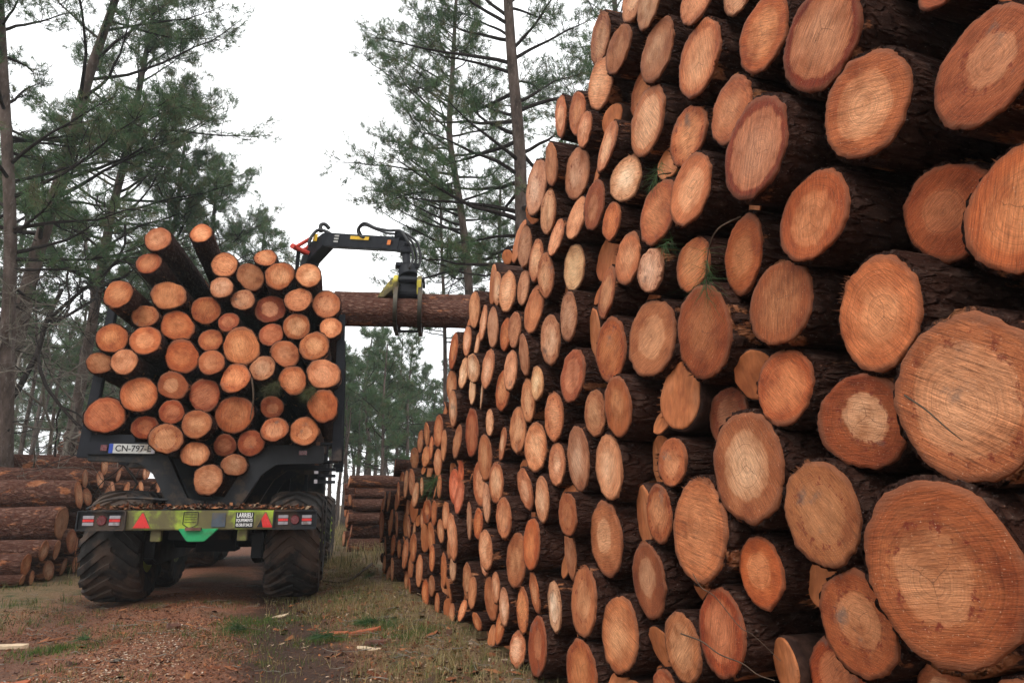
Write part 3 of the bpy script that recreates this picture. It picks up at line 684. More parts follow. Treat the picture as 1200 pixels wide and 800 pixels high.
# bunks: cross bolsters with V-shaped arms, and the stakes they carry
GY = -.45
def bolster(y, t):
    bm = bmesh.new()
    for s in (-1, 1):
        pts = [(0, 1.09), (.40, 1.09), (.62, 1.52), (.80, 1.66), (1.38, 1.66), (1.38, 1.90), (.70, 1.90), (.50, 1.78), (.22, 1.22), (0, 1.19)]
        pts = [(s * x, z) for x, z in pts]
        prism(bm, pts, 'y', y - t / 2, y + t / 2)
    bo = P_('bolster', bm, DK, bevel=.012)
    for s in (-1, 1):
        bm = bmesh.new(); 
        q0, q1 = ((395, 530), (400.5, 369)) if s > 0 else ((100, 520), (136, 345))
        a_, b_ = t_at(*q0, GY - .02), t_at(*q1, GY - .02); b_[2] = max(b_[2], 3.2)
        beam(bm, (a_[0], y - .02, 1.70), (b_[0], y - .02, b_[2]), .11, .13, .09, .10); print('stake', a_, b_); P_('stake', bm, BLK, bo, bevel=.01)
    return bo
B1 = bolster(GY, .16); bolster(1.15, .14); bolster(2.75, .14)
bm = bmesh.new(); box(bm, (1.12, GY - .085, 1.80), (.10, .02, .055)); P_('side_marker', bm, DRED, B1)
bm = bmesh.new(); box(bm, (-1.07, GY - .10, 1.815), (.62, .03, .15)); box(bm, (-1.13, GY - .04, 1.85), (.5, .05, .28)); P_('plate_holder', bm, BLK, B1, bevel=.006)
pm = t_at(154, 525.5, GY - .13)
bm = bmesh.new(); box(bm, (pm[0], GY - .122, pm[2]), (.50, .008, .115)); npl = P_('number_plate', bm, PLW, B1, bevel=.003)
bm = bmesh.new(); box(bm, (pm[0] - .228, GY - .127, pm[2]), (.044, .006, .112)); P_('plate_band', bm, PLB, npl)
bm = bmesh.new(); box(bm, (pm[0] - .305, GY - .125, pm[2] + .005), (.07, .02, .07)); P_('side_marker', bm, DRED, B1)
text('CN-797-E', 'plate_lettering', INK, npl, (pm[0] + .02, GY - .1275, pm[2]), .105, .40)
bm = bmesh.new(); box(bm, (pm[0] + .245, GY - .127, pm[2] - .03), (.04, .02, .05)); P_('plate_lamp', bm, WHT, npl)
# tool rack and valves on the right-hand side
bm = bmesh.new()
for z in (1.70, 1.93): box(bm, (1.42, GY + .10, z), (.30, .26, .03))
for x in (1.28, 1.42, 1.555): box(bm, (x, GY + .02, 1.815), (.025, .05, .23))
for z in (1.44, 1.52, 1.6): box(bm, (1.42, GY + .16, z), (.24, .2, .035))
P_('side_rack', bm, BLK, bevel=.004)
bm = bmesh.new(); box(bm, (1.30, GY - .04, 1.80), (.05, .05, .30)); P_('rust_bracket', bm, mat_plain('rust_dark', (.11, .05, .025), .8, .5, 9))
bm = bmesh.new(); box(bm, (1.30, GY - .06, 1.555), (.05, .03, .035)); box(bm, (1.30, GY - .06, 1.44), (.04, .03, .05)); P_('valve_block', bm, WHT)
# thin mudguard arch over the left wheel
acc = Acc(); pa = [(-1.42 + .0, .05, 1.15)]
acc.tube(smooth_path([(-1.20, -.85, 1.10), (-1.0, -.86, 1.20), (-.7, -.86, 1.225), (-.35, -.86, 1.20)], 8), .018, 6)
link('guard_rail', acc.mesh('guard_rail', DK), fwd)
# headboard
bm = bmesh.new()
for x in np.linspace(-1.25, 1.25, 9): box(bm, (x, 3.75, 2.2), (.06, .06, 2.3))
for z in (1.15, 1.9, 2.6, 3.3): box(bm, (0, 3.79, z), (2.6, .05, .08))
box(bm, (0, 3.82, 2.1), (2.5, .02, 2.0))  # solid sheet added behind the bars to block bright sky between the logs
P_('headboard', bm, DK)
# engine hood and cab, hidden behind the load from here
bm = bmesh.new(); prism(bm, [(6.2, 1.15), (8.1, 1.15), (8.15, 1.7), (7.8, 1.95), (6.2, 2.0)], 'x', -.75, .75); P_('engine_hood', bm, DK, bevel=.04)
bm = bmesh.new(); prism(bm, [(4.95, 1.2), (6.3, 1.2), (6.45, 2.0), (6.2, 2.95), (5.05, 2.95)], 'x', -.7, .7); cab = P_('cab', bm, BLK, bevel=.04)
bm = bmesh.new()
for s in (-1, 1): prism(bm, [(5.1, 1.75), (6.2, 1.75), (6.3, 2.05), (6.1, 2.82), (5.15, 2.82)], 'x', s * .705, s * .712)
box(bm, (0, 4.955, 2.3), (1.1, .01, .95)); P_('cab_window', bm, GLASS, cab)

# crane (boom swung to the right, holding logs over the far end of the stack)
def wp(u, v, y): return tl(on_plane(u, v, (0, y, 0), (0, 1, 0)))          # world plane y = const, back to truck coordinates
kn = wp(372, 280, 12.4); tip = wp(473, 287, 9.85); base = np.array([.25, 4.45, 1.3])
el = wp(358, 325, 12.9)
bm = bmesh.new(); cyl(bm, tuple(base - [0, 0, .3]), tuple(base + [0, 0, .9]), .2, .17, 20); beam(bm, tuple(base + [0, 0, .8]), tuple(el), .26, .34, .24, .30)
P_('crane_base', bm, BLK, bevel=.01)
d1 = (tip - kn) / np.linalg.norm(tip - kn)
bm = bmesh.new()
beam(bm, tuple(el + (el - kn) * .9), tuple(kn - (kn - el) * .30), .24, .32, .24, .34)
k2 = kn + d1 * .45 + [0, 0, -.015]
beam(bm, tuple(kn - (kn - el) * .42), tuple(k2), .238, .36, .22, .26)
beam(bm, tuple(k2 - d1 * .05), tuple(tip), .20, .25, .18, .20)
cr_ = P_('crane_boom', bm, BLK, bevel=.012)
bm = bmesh.new(); beam(bm, tuple(tip - d1 * .25), tuple(tip + d1 * .12 - np.array([0, 0, .05])), .21, .22, .14, .14); box(bm, tuple(tip - d1 * .12 + [0, 0, .13]), (.16, .2, .1)); P_('boom_tip', bm, BLK, cr_, bevel=.01)
# side stickers on the boom (both faces)
sdir = np.cross(d1, [0, 0, 1]); sdir /= np.linalg.norm(sdir)
if sdir[1] > 0: sdir = -sdir
upb = np.cross(sdir, d1); upb = upb if upb[2] > 0 else -upb
def sticker(f, dz, w, h, mat, name='warning_sticker'):
    c = kn + (tip - kn) * f + sdir * (.125 if f < .14 else .117) + upb * dz; bm = bmesh.new()
    Vs = [bm.verts.new(c + d1 * a * w / 2 + upb * b * h / 2 + sdir * e) for e in (0, .004) for a, b in ((-1, -1), (1, -1), (1, 1), (-1, 1))]
    bm.faces.new(Vs[:4]); bm.faces.new(Vs[4:])
    for i in range(4): bm.faces.new((Vs[i], Vs[(i + 1) % 4], Vs[4 + (i + 1) % 4], Vs[4 + i]))
    return P_(name, bm, mat, cr_)
sticker(.06, .0, .16, .13, STK); sticker(.60, .04, .62, .055, STK); sticker(.92, .0, .10, .075, mat_plain('orange_sticker', (.65, .18, .03), .5, .1, 9))
for q in range(3): sticker(.33, .055 - q * .05, .16, .026, PLW, 'lettering_strip')
# red linkage, ram and hoses at the knuckle
def rod(name, pts, r, mat, par=cr_, n=10):
    a = Acc(); a.tube(smooth_path([tuple(p) for p in pts], n), r, 8); return link(name, a.mesh(name, mat), par)
rl = wp(350, 292, 12.5)
bm = bmesh.new()
for s in (-1, 1):
    o_ = np.array([.05 * s, .09 * s, 0]); cyl(bm, tuple(rl + o_), tuple(wp(369, 281, 12.4) + o_), .035, seg=8); cyl(bm, tuple(rl + o_), tuple(wp(366, 299, 12.5) + o_), .04, seg=8)
cyl(bm, tuple(rl - [.1, .15, 0]), tuple(rl + [.1, .15, 0]), .05, seg=10)
P_('tilt_link', bm, RED, cr_)
rod('hydraulic_ram', [rl, (rl + wp(347, 325, 12.7)) / 2, wp(347, 325, 12.7)], .035, BLK)
rod('hydraulic_hose', [wp(362, 288, 12.2), wp(364, 279, 12.2), wp(372, 270, 12.2), wp(382, 271, 12.1), wp(390, 276, 12.0)], .03, HOSE)
rod('hydraulic_hose', [wp(376, 272, 12.2), wp(376, 264, 12.2), wp(381, 263, 12.2), wp(386, 268, 12.2)], .035, HOSE)
rod('hydraulic_hose', [wp(437, 279, 10.6), wp(423, 277, 10.7), wp(419.5, 269, 10.7), wp(427, 261.5, 10.6), wp(440, 267, 10.4), wp(455, 270, 10.1), wp(462, 270, 9.9)], .022, HOSE)
rod('hydraulic_hose', [wp(424, 277, 10.8), wp(421, 268, 10.7), wp(428, 264, 10.6), wp(441, 269, 10.4), wp(453, 273, 10.1), wp(462, 274, 9.9)], .018, HOSE)
gp = wp(478, 318, 9.62)
for a_, y_ in ((486, 9.75), (491, 9.62), (482, 9.5)):
    rod('hydraulic_hose', [wp(462, 270, 9.85), wp(470, 271, y_ + .1), wp(a_ - 5, 281, y_), wp(a_, 291, y_), wp(a_ + 2, 303, y_), wp(a_ - 2, 314, y_), wp(480, 319, 9.62)], .02, HOSE)
# rotator and grapple
gr0 = wp(475, 296, 9.72); gr1 = wp(477, 312, 9.66); gr2 = wp(478.5, 324, 9.62)
bm = bmesh.new(); cyl(bm, tuple(gr0 + [0, 0, .06]), tuple(gr1), .06, seg=12); cyl(bm, tuple(gr1 - [0, 0, .03]), tuple(gr2), .13, .14, 20); box(bm, tuple(gr1 + [0, 0, .0]), (.34, .16, .06)); box(bm, tuple(gr0 + [0, 0, .02]), (.14, .2, .1))
P_('rotator', bm, BLK, cr_, bevel=.008)
# grapple frame is built around the log axis (world x), in world coordinates then brought to truck coordinates
hl = on_plane(470, 369, (0, 9.6, 0), (0, 1, 0)); HR = .205; hz = hl[2]; HYY = 9.6
HX = float(on_plane(478.5, 340, (0, HYY, 0), (0, 1, 0))[0]); top = float(tw(*gr2)[2])
HYAW = -R(13); HC, HS = math.cos(HYAW), math.sin(HYAW)
def T3w(x, y, z):
    a, b = x - HX, y - HYY; return (HX + a * HC - b * HS, HYY + a * HS + b * HC, z)
def T3(x, y, z): return tuple(tl(T3w(x, y, z)))
bm = bmesh.new()
for sx in (-.17, .17):
    for sy in (-1, 1):
        pts = [(HYY + sy * .06, top - .02), (HYY + sy * .18, top - .05), (HYY + sy * .36, hz + .42), (HYY + sy * .33, hz + .22), (HYY + sy * .16, top - .25), (HYY + sy * .05, top - .16)]
        vs = [[bm.verts.new(T3(HX + sx + e, y, z)) for y, z in pts] for e in (-.03, .03)]
        bm.faces.new(vs[0]); bm.faces.new(vs[1][::-1])
        for i in range(len(pts)): bm.faces.new((vs[0][i], vs[1][i], vs[1][(i + 1) % len(pts)], vs[0][(i + 1) % len(pts)]))
P_('grapple_plate', bm, YEL, None, bevel=.006); bm = bmesh.new()
for e in (-.42, ):
    vs = [[bm.verts.new(T3(HX + x, y, z)) for x, z in ((-.16, top - .04), (-.17, top - .2), (-.34, hz + .24), (-.44, hz + .24), (-.28, top - .12))] for y in (HYY - .10, HYY + .10)]
    bm.faces.new(vs[0]); bm.faces.new(vs[1][::-1])
    for i in range(5): bm.faces.new((vs[0][i], vs[1][i], vs[1][(i + 1) % 5], vs[0][(i + 1) % 5]))
gf = P_('grapple', bm, YEL, bevel=.008)
for sy in (-1, 1):
    bm = bmesh.new(); cyl(bm, T3(HX - .21, HYY + sy * .12, top - .1), T3(HX + .24, HYY + sy * .12, top - .1), .045, seg=12); P_('grapple_pin', bm, BLK, gf)
bm = bmesh.new(); cyl(bm, T3(HX - .14, HYY, hz + .33), T3(HX + .14, HYY, hz + .33), .11, seg=18); box(bm, T3(HX, HYY, top - .16), (.24, .22, .26)); P_('grapple_ram', bm, BLK, gf, bevel=.01)
for sx in (-.15, .19):
    for sy in (-1, 1):
        arc = [(sy * .18, .40), (sy * .34, .26), (sy * .42, .02), (sy * .36, -.17), (sy * .18, -.245), (sy * .02, -.25)]
        path = smooth_path([(0, a, b) for a, b in arc], 5); bm = bmesh.new(); prev = None
        for i, (_, a, b) in enumerate(path):
            f = i / (len(path) - 1); th_ = .075 * (1 - f) + .03; L_ = math.hypot(a, b); ua, ub = a / L_, b / L_
            cur = [bm.verts.new(T3(HX + sx + e, HYY + a + k * ua * th_ / 2, hz + b + k * ub * th_ / 2)) for e, k in ((-.028, -1), (.028, -1), (.028, 1), (-.028, 1))]
            if prev:
                for i2 in range(4): bm.faces.new((prev[i2], prev[(i2 + 1) % 4], cur[(i2 + 1) % 4], cur[i2]))
            else: bm.faces.new(cur)
            prev = cur
        bm.faces.new(prev[::-1]); P_('grapple_tine', bm, STEEL, gf)
bm = bmesh.new(); beam(bm, T3(HX - .16, HYY - .05, hz - .25), T3(HX + .21, HYY - .05, hz - .25), .04, .03); P_('tine_bar', bm, BLK, gf)
# logs in the grapple
HM = make_log_meshes(2, 2.5, 21, BARK2, seg=64, ax=34)
xl = float(on_plane(386, 369, (0, HYY, 0), (0, 1, 0))[0])
tag(place_log(HM, T3w(xl, HYY - .13, hz), HR, HYAW, 't', roll=1.0, k=0), 'long bark-covered log held in the grapple, nearer of the two', 'log', 'logs held by the grapple')
tag(place_log(HM, T3w(xl + .02, HYY + .24, hz + .23), .185, HYAW, 't', roll=3.0, k=1), 'upper log held in the grapple, mostly hidden behind the nearer one', 'log', 'logs held by the grapple')

# ------------------------------------------------------------------ the load
LOAD = """187.7 285 27 t;176 310 25 o;238 278 21 c;144 350 29 o;197 346 33 o;262.7 311 27 t;293.5 325 28 t;312.6 305 21 t;327 323.5 29 t;362 325.5 26 c;261 337.5 24 c;283.5 349 24 c
317 361 32 r;350 355.5 27 t;381.5 358 30 t;237 362 31 o;169 373 27 o;208.5 384 34 o;132 397 32 o;171 398 32 o;212.5 415 36 o;118 425 25 o;147.5 424 28 t;203.5 451 31 t
164.5 461 39 o;269.5 381 22 r;284 403.5 40 t;246 400 26 o;247.5 422 28 t;318 393 26 r;347.5 383 29 t;385 385 24 t;367.5 405 31 t;331 413 30 t;307.5 429.5 27 c;277 438 32 t;377 436 34 t
344 443.5 31 t;119.5 485 41 r;236 463 36 r;199.5 482 27 r;165 499 28 r;232.5 497 32 t;197.5 513.5 34 t;229 532 29 t;269.5 483 42 o;317.5 475.5 25 r;378 477.5 34 o;321 504 28 t;357 504 32 t
293.5 517.5 30 r;262 522 25 r;273 543 26 t;244 562 33 t"""
load = [(float(a), float(b), float(c), d) for a, b, c, d in (t.split() for t in LOAD.replace('\n', ';').split(';'))]
LY = -.72; C3, R3 = [], []
for u, v, h, tn in load:
    P, r = fit_circle(u, v, h, TRK + HD * LY, HD, SD, ez); q = tl(P); C3.append((q[0], q[2])); R3.append(r * 1.12)
C3, R3 = relax(C3, R3, fixed_floor=False, pull=.06, k=.96, k2=.94)
TM = make_log_meshes(7, 4.3, 15, BARK, seg=56, ax=30)
TILT = {0: (.10, -.14), 1: (.08, -.10), 2: (.13, 0), 3: (.04, -.10), 4: (.06, -.05), 22: (0, -.06), 9: (.06, 0), 8: (.05, .02)}   # a few logs ride up at the back
rows = {}
for i in sorted(range(len(load)), key=lambda i: C3[i][0]):
    (x, z), r = C3[i], R3[i]; dz, dx = TILT.get(i, (0, 0)); yb = LY + rnd.gauss(0, .05)
    if load[i][3] == 'r': yb += .14
    if i in TILT: yb -= .10
    p = tw(x, yb, z)
    o = place_log(TM, tuple(p), r, math.pi / 2 - TYAW, load[i][3], roll=rnd.uniform(0, 6.28), pitch=dz * .8, yaw=dx * .6 + rnd.gauss(0, .006))
    k = int(np.clip(round((3.95 - z) / .27), 0, 12)); rows[k] = rows.get(k, 0) + 1
    tag(o, '%s %s log, %s from left in %s row down of the forwarder load' % (size_word(r, .14, .17), WORD[load[i][3]], ORD[rows[k] - 1], ORD[k]), 'log', 'logs loaded on the forwarder')
# ================================================================== GROUND
def gnoise(x, y): return mnoise.noise(Vector((x, y, 3.3)))
def gz(x, y):
    # x across the road, y along it; two ruts where the machine runs, rough verge beside the stacks
    d = math.hypot(x + .5, y - 8)
    f = 1 if d < 25 else max(0, 1 - (d - 25) / 20)
    z = .020 * gnoise(x * 1.3, y * 1.3) + .012 * gnoise(x * 4, y * 4) + .006 * gnoise(x * 11, y * 11)
    tx = x + .9
    for c in (-1.1, 1.05): z -= .045 * math.exp(-((tx - c) / .40) ** 2)
    z += .03 * math.exp(-(tx / .35) ** 2) * (.6 + gnoise(x * 2, y * .7))
    z += .05 * max(0, min(1, (x - .75) / .8)) * (1 if x < 3 else 0)
    return z * f - .012
def axis(lo, hi, step, far):
    a = list(np.arange(lo, hi, step)); s = step; p = hi; b = []
    while p < far: b.append(p); s *= 1.25; p += s
    s = step; p = lo; c = []
    while p > -far: s *= 1.25; p -= s; c.append(p)
    return np.array(c[::-1] + a + b)
gx, gy = axis(-5.5, 2.6, .055, 700), axis(1.2, 15, .07, 700)
V = np.array([(x, y, gz(x, y) if -40 < x < 40 and -30 < y < 60 else -.012) for y in gy for x in gx])
nx, ny = len(gx), len(gy)
i_ = np.arange(ny - 1)[:, None] * nx; j_ = np.arange(nx - 1)[None]
F = np.stack([i_ + j_, i_ + j_ + 1, i_ + nx + j_ + 1, i_ + nx + j_], -1).reshape(-1, 4)
def mat_ground():
    t = NT('forest_soil'); tc = t.n('TexCoord'); P = tc.outputs['Object']; sp = t.n('SeparateXYZ'); t.l(P, sp.inputs[0]); x, y = sp.outputs[0], sp.outputs[1]
    n0 = t.noise(P, .55, 5, .6); n1 = t.noise(P, 2.6, 6, .65); n2 = t.noise(P, 13, 6, .7); n3 = t.noise(P, 55, 4, .7); n4 = t.noise(P, 140, 3, .7)
    mud = t.ramp(n2, [(.3, (.022, .013, .010)), (.55, (.046, .027, .019)), (.75, (.085, .052, .036))])
    red = t.ramp(n3, [(.3, (.080, .032, .018)), (.5, (.215, .090, .052)), (.66, (.33, .155, .092)), (.8, (.42, .28, .20))])
    duff = t.ramp(n3, [(.3, (.045, .028, .015)), (.5, (.16, .10, .05)), (.66, (.28, .19, .10)), (.8, (.38, .30, .19))])
    green = t.ramp(n3, [(.3, (.018, .026, .008)), (.55, (.05, .065, .018)), (.8, (.11, .11, .04))])
    tx = t.math('ADD', x, .9)
    e = t.math('ABSOLUTE', tx)
    wob = t.math('MULTIPLY_ADD', n1, 1.5, -.75)
    road = t.ss(t.math('ADD', e, wob), 1.2, 2.0, 1, 0)
    c = t.mix(t.ss(n1, .50, .64), duff, green)
    c = t.mix(t.math('MULTIPLY', t.ss(n0, .35, .6), .6), c, duff)
    c = t.mix(road, c, t.mix(t.ss(n0, .48, .66), red, t.mix(.5, mud, duff)))
    rut = t.math('MAXIMUM', t.ss(t.math('ABSOLUTE', t.math('ADD', t.math('SUBTRACT', tx, 1.05), t.math('MULTIPLY', wob, .5))), .22, .62, 1, 0),
                 t.math('MULTIPLY', t.ss(t.math('ABSOLUTE', t.math('ADD', t.math('ADD', tx, 1.1), t.math('MULTIPLY', wob, .5))), .2, .5, 1, 0), .5))
    c = t.mix(t.math('MULTIPLY', rut, .92), c, mud)
    c = t.mix(1, c, t.ramp(n4, [(.3, .6), (.7, 1.35)]), 'MULTIPLY')
    h = t.math('ADD', t.math('MULTIPLY', n2, .7), t.math('ADD', t.math('MULTIPLY', n3, .5), t.math('MULTIPLY', n4, .25)))
    return t.set(c, t.ss(n2, .3, .7, .6, .95), t.bump(h, 1.0, .03), .2)
g = link('ground', mesh_np('ground', V, F, mat_ground())); tag(g, kind='structure')

# ------------------------------------------------------------------ litter, grass and debris that nobody could count
def tufts(n, sampler, blades, hgt, spread, width, cols, lean=.5):
    V, C_ = [], []
    for _ in range(n):
        x, y = sampler(); z = gz(x, y); c0 = cols[rnd.randrange(len(cols))]
        for b in range(rnd.randint(*blades)):
            a = rnd.uniform(0, 6.28); px, py = x + rnd.gauss(0, spread), y + rnd.gauss(0, spread); h = rnd.uniform(*hgt)
            l = rnd.uniform(0, lean) * h; w = width * rnd.uniform(.6, 1.3); dx, dy = math.cos(a), math.sin(a); k = rnd.uniform(.65, 1.35); z = gz(px, py) - .01
            a2 = rnd.uniform(0, 6.28); ex, ey_ = math.cos(a2) * w, math.sin(a2) * w
            V += [(px - ex, py - ey_, z), (px + ex, py + ey_, z), (px + dx * l * .4 + ex * .7, py + dy * l * .4 + ey_ * .7, z + h * .6), (px + dx * l * .4 - ex * .7, py + dy * l * .4 - ey_ * .7, z + h * .6), (px + dx * l, py + dy * l, z + h)]
            C_ += [tuple(q * k for q in c0)] * 5
    V = np.array(V); b = np.arange(len(V) // 5)[:, None] * 5
    return V, [b + np.array([0, 1, 2, 3]), b + np.array([3, 2, 4])], np.array(C_)
def verge_r():
    while 1:
        y = rnd.uniform(1.8, 16) ** 1; x = rnd.triangular(-.2, 1.8, 1.2)
        if rnd.random() < .35 + .65 * (gnoise(x * 1.4 + 9, y * 1.4) > -.05): return x, y
def verge_l():
    while 1:
        y = rnd.uniform(3, 20); x = rnd.uniform(-6.5, -2.2)
        if gnoise(x * 1.1, y * 1.1 + 7) > -.1: return x, y
def mid():
    while 1:
        y = rnd.uniform(2.5, 9.5); x = -.95 + rnd.gauss(0, 1.0)
        if gnoise(x * 1.5 + 4, y * .9 + 2) > .22: return x, y
def back():
    while 1:
        x = rnd.uniform(-12, 14); y = rnd.uniform(13, 40)
        if not (-3.0 < x < .2 and y < 24): return x, y
STRAW = [(.28, .205, .095), (.34, .27, .14), (.20, .15, .065), (.15, .145, .05)]
GREENS = [(.045, .075, .018), (.07, .095, .025), (.10, .11, .035), (.035, .06, .018)]
LEAFM = mat_attr('grass_blade', .75, .15, .25); CHIPM = mat_attr('litter', .9, .1)
def stuff(name, V, F, C_, m, lab): o = link(name, mesh_np(name, V, F, m, smooth=False, cols=C_)); tag(o, lab, name.replace('_', ' '), kind='stuff'); return o
stuff('dry_grass', *tufts(2600, verge_r, (4, 9), (.03, .12), .035, .0022, STRAW + GREENS[2:3], .9), LEAFM, 'dry straw-coloured grass on the verge beside the tall stack')
stuff('green_grass', *tufts(1500, verge_l, (5, 10), (.04, .15), .04, .003, GREENS + STRAW[2:], .8), LEAFM, 'short green grass along the foot of the left stack')
stuff('track_grass', *tufts(900, mid, (5, 10), (.02, .07), .04, .0022, GREENS + STRAW[:1], .9), LEAFM, 'thin patches of grass on the forest track')
stuff('undergrowth', *tufts(5200, back, (5, 9), (.12, .40), .10, .006, STRAW + [(.09, .075, .035), (.05, .06, .022), (.10, .06, .03)], .6), LEAFM, 'tall dry undergrowth on the forest floor beyond the stacks')
def patches():
    cx, cy, sx, sy = rnd.choice(((-.26, 7.4, .22, .35), (-.1, 8.0, .3, .3), (.53, 6.8, .22, .16), (.95, 7.2, .22, .35), (1.2, 6.5, .18, .3), (-1.75, 7.0, .25, .18), (.9, 9.5, .25, .5), (-2.6, 6.2, .4, .5)))
    return cx + rnd.gauss(0, sx) * .7, cy + rnd.gauss(0, sy) * .7
stuff('grass_patches', *tufts(900, patches, (5, 10), (.02, .075), .035, .0024, [(.06, .11, .022), (.09, .14, .03), (.045, .085, .02), (.12, .13, .05)], .9), LEAFM, 'small fresh green grass patches on the track and verge')
def chips(n, sampler, size, cols, flat=.35, long=(1, 3)):
    V, C_ = [], []
    for _ in range(n):
        x, y = sampler(); s = rnd.uniform(*size); l = s * rnd.uniform(*long); a = rnd.uniform(0, 6.28); M = Euler((rnd.gauss(0, flat), rnd.gauss(0, flat), a)).to_matrix()
        c = cols[rnd.randrange(len(cols))]; k = rnd.uniform(.6, 1.3); z = gz(x, y) + .006
        for p in ((-l, -s * rnd.uniform(.3, 1), 0), (l * rnd.uniform(.3, 1), -s, 0), (l, s * rnd.uniform(.2, 1), 0), (-l * rnd.uniform(.4, 1), s, 0), (0, 0, s * .5)):
            q = M @ Vector(p); V.append((x + q.x, y + q.y, max(z + q.z, gz(x, y) - .004))); C_.append(tuple(v * k for v in c))
    b = np.arange(n)[:, None] * 5
    return np.array(V), [np.concatenate([b + np.array(t) for t in ((0, 1, 4), (1, 2, 4), (2, 3, 4), (3, 0, 4))])], np.array(C_)
def track():
    while 1:
        y = 2.6 + rnd.random() ** 1.2 * 8; x = rnd.gauss(-1.1, 1.3)
        if abs(x - .15) > .35 * rnd.random() + .15 and gnoise(x * .9 + 20, y * .9) + rnd.random() * .5 > .12: return x, y
def track2():
    while 1:
        y = 3.4 + rnd.random() * 4.6; x = rnd.gauss(-1.25, .55)
        if gnoise(x * .8 + 50, y * .8) + rnd.random() * .6 > .25: return x, y
REDB = [(.13, .045, .022), (.20, .075, .035), (.09, .035, .02), (.26, .11, .05), (.06, .03, .02)]
PALE = [(.28, .20, .13), (.34, .25, .18), (.22, .14, .085), (.40, .31, .24), (.17, .12, .085), (.24, .13, .07)]
stuff('bark_litter', *chips(30000, track, (.002, .0075), REDB + [(.17, .07, .04), (.22, .10, .055)]), CHIPM, 'reddish bark crumbs strewn over the track')
stuff('wood_chips', *chips(3000, track2, (.002, .009), PALE, .35, (1, 2)), CHIPM, 'pale wood chips scattered on the track')
stuff('verge_litter', *chips(9000, verge_r, (.003, .011), REDB + PALE[:3] + [(.10, .06, .035)] * 3, .5), CHIPM, 'dead leaves and chips on the verge under the tall stack')
def needles_litter(n, sampler):
    V, C_ = [], []
    for _ in range(n):
        x, y = sampler(); a = rnd.uniform(0, 6.28); l = rnd.uniform(.03, .09); w = .0012; z = gz(x, y) + rnd.uniform(.004, .016); c = rnd.choice([(.20, .10, .045), (.28, .16, .08), (.12, .07, .035), (.30, .22, .12)])
        dx, dy = math.cos(a), math.sin(a); V += [(x - dy * w, y + dx * w, z), (x + dy * w, y - dx * w, z), (x + dx * l, y + dy * l, z + rnd.uniform(-.004, .012))]; C_ += [c] * 3
    return np.array(V), [np.arange(len(V)).reshape(-1, 3)], np.array(C_)
stuff('needle_litter', *needles_litter(9000, lambda: (rnd.uniform(-5, 1.6), 2.0 + rnd.random() ** 1.4 * 9)), CHIPM, 'fallen brown pine needles over the track and verge')
# debris on the forwarder's rear deck
def deck():
    p = tw(rnd.uniform(-1.12, 1.26), rnd.uniform(BY + .03, BY + .75), 0); return p[0], p[1]
Vd, Fd, Cd = chips(2600, deck, (.006, .026), REDB + [(.05, .03, .02)] * 4 + PALE[:1], .6)
zz = []
for k in range(0, len(Vd), 5):
    c = Vd[k:k + 5].mean(0); lx, ly, _ = tl(c); hh = 1.095 + .05 * max(0, math.cos(lx * 1.1)) * max(0, mnoise.noise(Vector((lx * 2.2, ly * 3, 1))) + .55) * (1 - abs(ly - BY - .42) / .5)
    Vd[k:k + 5, 2] += hh - gz(c[0], c[1])
stuff('deck_debris', Vd, Fd, Cd, CHIPM, 'bark debris heaped on the rear deck of the forwarder')

# ================================================================== TREES

def mat_trunk():
    t = NT('pine_trunk'); tc = t.n('TexCoord'); oi = t.n('ObjectInfo'); P = t.mapping(tc.outputs['Object'], (1, 1, .35))
    n1 = t.noise(P, 5, 6, .65); n2 = t.noise(P, 22, 5, .7)
    c = t.ramp(n1, [(.3, (.030, .022, .018)), (.5, (.085, .062, .052)), (.7, (.15, .115, .10))])
    c = t.mix(t.ss(n2, .55, .7, 0, .6), c, (.20, .17, .15))
    return t.set(c, .9, t.bump(t.math('ADD', n1, n2), .8, .03), .1)
TRUNKM = mat_trunk()
TWIGM = mat_plain('twig_bark', (.16, .14, .115), .85, .4, 14, spec=.1)
TWIGB = mat_plain('brown_twig', (.075, .050, .034), .85, .4, 30, spec=.1)
TWIGD = mat_plain('dark_twig', (.022, .017, .015), .85, .4, 14, spec=.1)
NEEDM = mat_attr('pine_needles', .6, .2, .3)
NCOL = np.array([(.058, .112, .046), (.074, .135, .052), (.048, .094, .044), (.096, .146, .060), (.120, .118, .058)])
def needle_tufts(O, D, rg, per, length, width, cols=NCOL):
    """tufts of long needles: O origins, D shoot directions"""
    m = len(O); O = np.repeat(O, per, 0); D = np.repeat(D, per, 0)
    q = rg.normal(size=O.shape); q /= np.linalg.norm(q, axis=1)[:, None]
    d = D * .75 + q * .85; d /= np.linalg.norm(d, axis=1)[:, None]
    base = O + D * rg.uniform(-.09, .03, (len(O), 1)); L = rg.uniform(*length, (len(O), 1))
    w = np.cross(d, rg.normal(size=O.shape)); w *= width / (np.linalg.norm(w, axis=1)[:, None] + 1e-6)
    V = np.stack([base - w * .6, base + w * .6, base + d * L + [0, 0, -.02]], 1).reshape(-1, 3)
    ci = np.repeat(rg.integers(0, len(cols), m), per); C_ = np.repeat(cols[ci] * rg.uniform(.7, 1.3, (len(ci), 1)), 3, 0)
    return V, np.arange(len(V)).reshape(-1, 3), C_
def curve_pts(p0, d0, L, n, rg, wig, up):
    P = [np.array(p0, float)]; d = np.array(d0, float)
    for _ in range(n):
        d = d + rg.normal(size=3) * wig + np.array([0, 0, up]); d /= np.linalg.norm(d); P.append(P[-1] + d * L / n)
    return np.array(P)
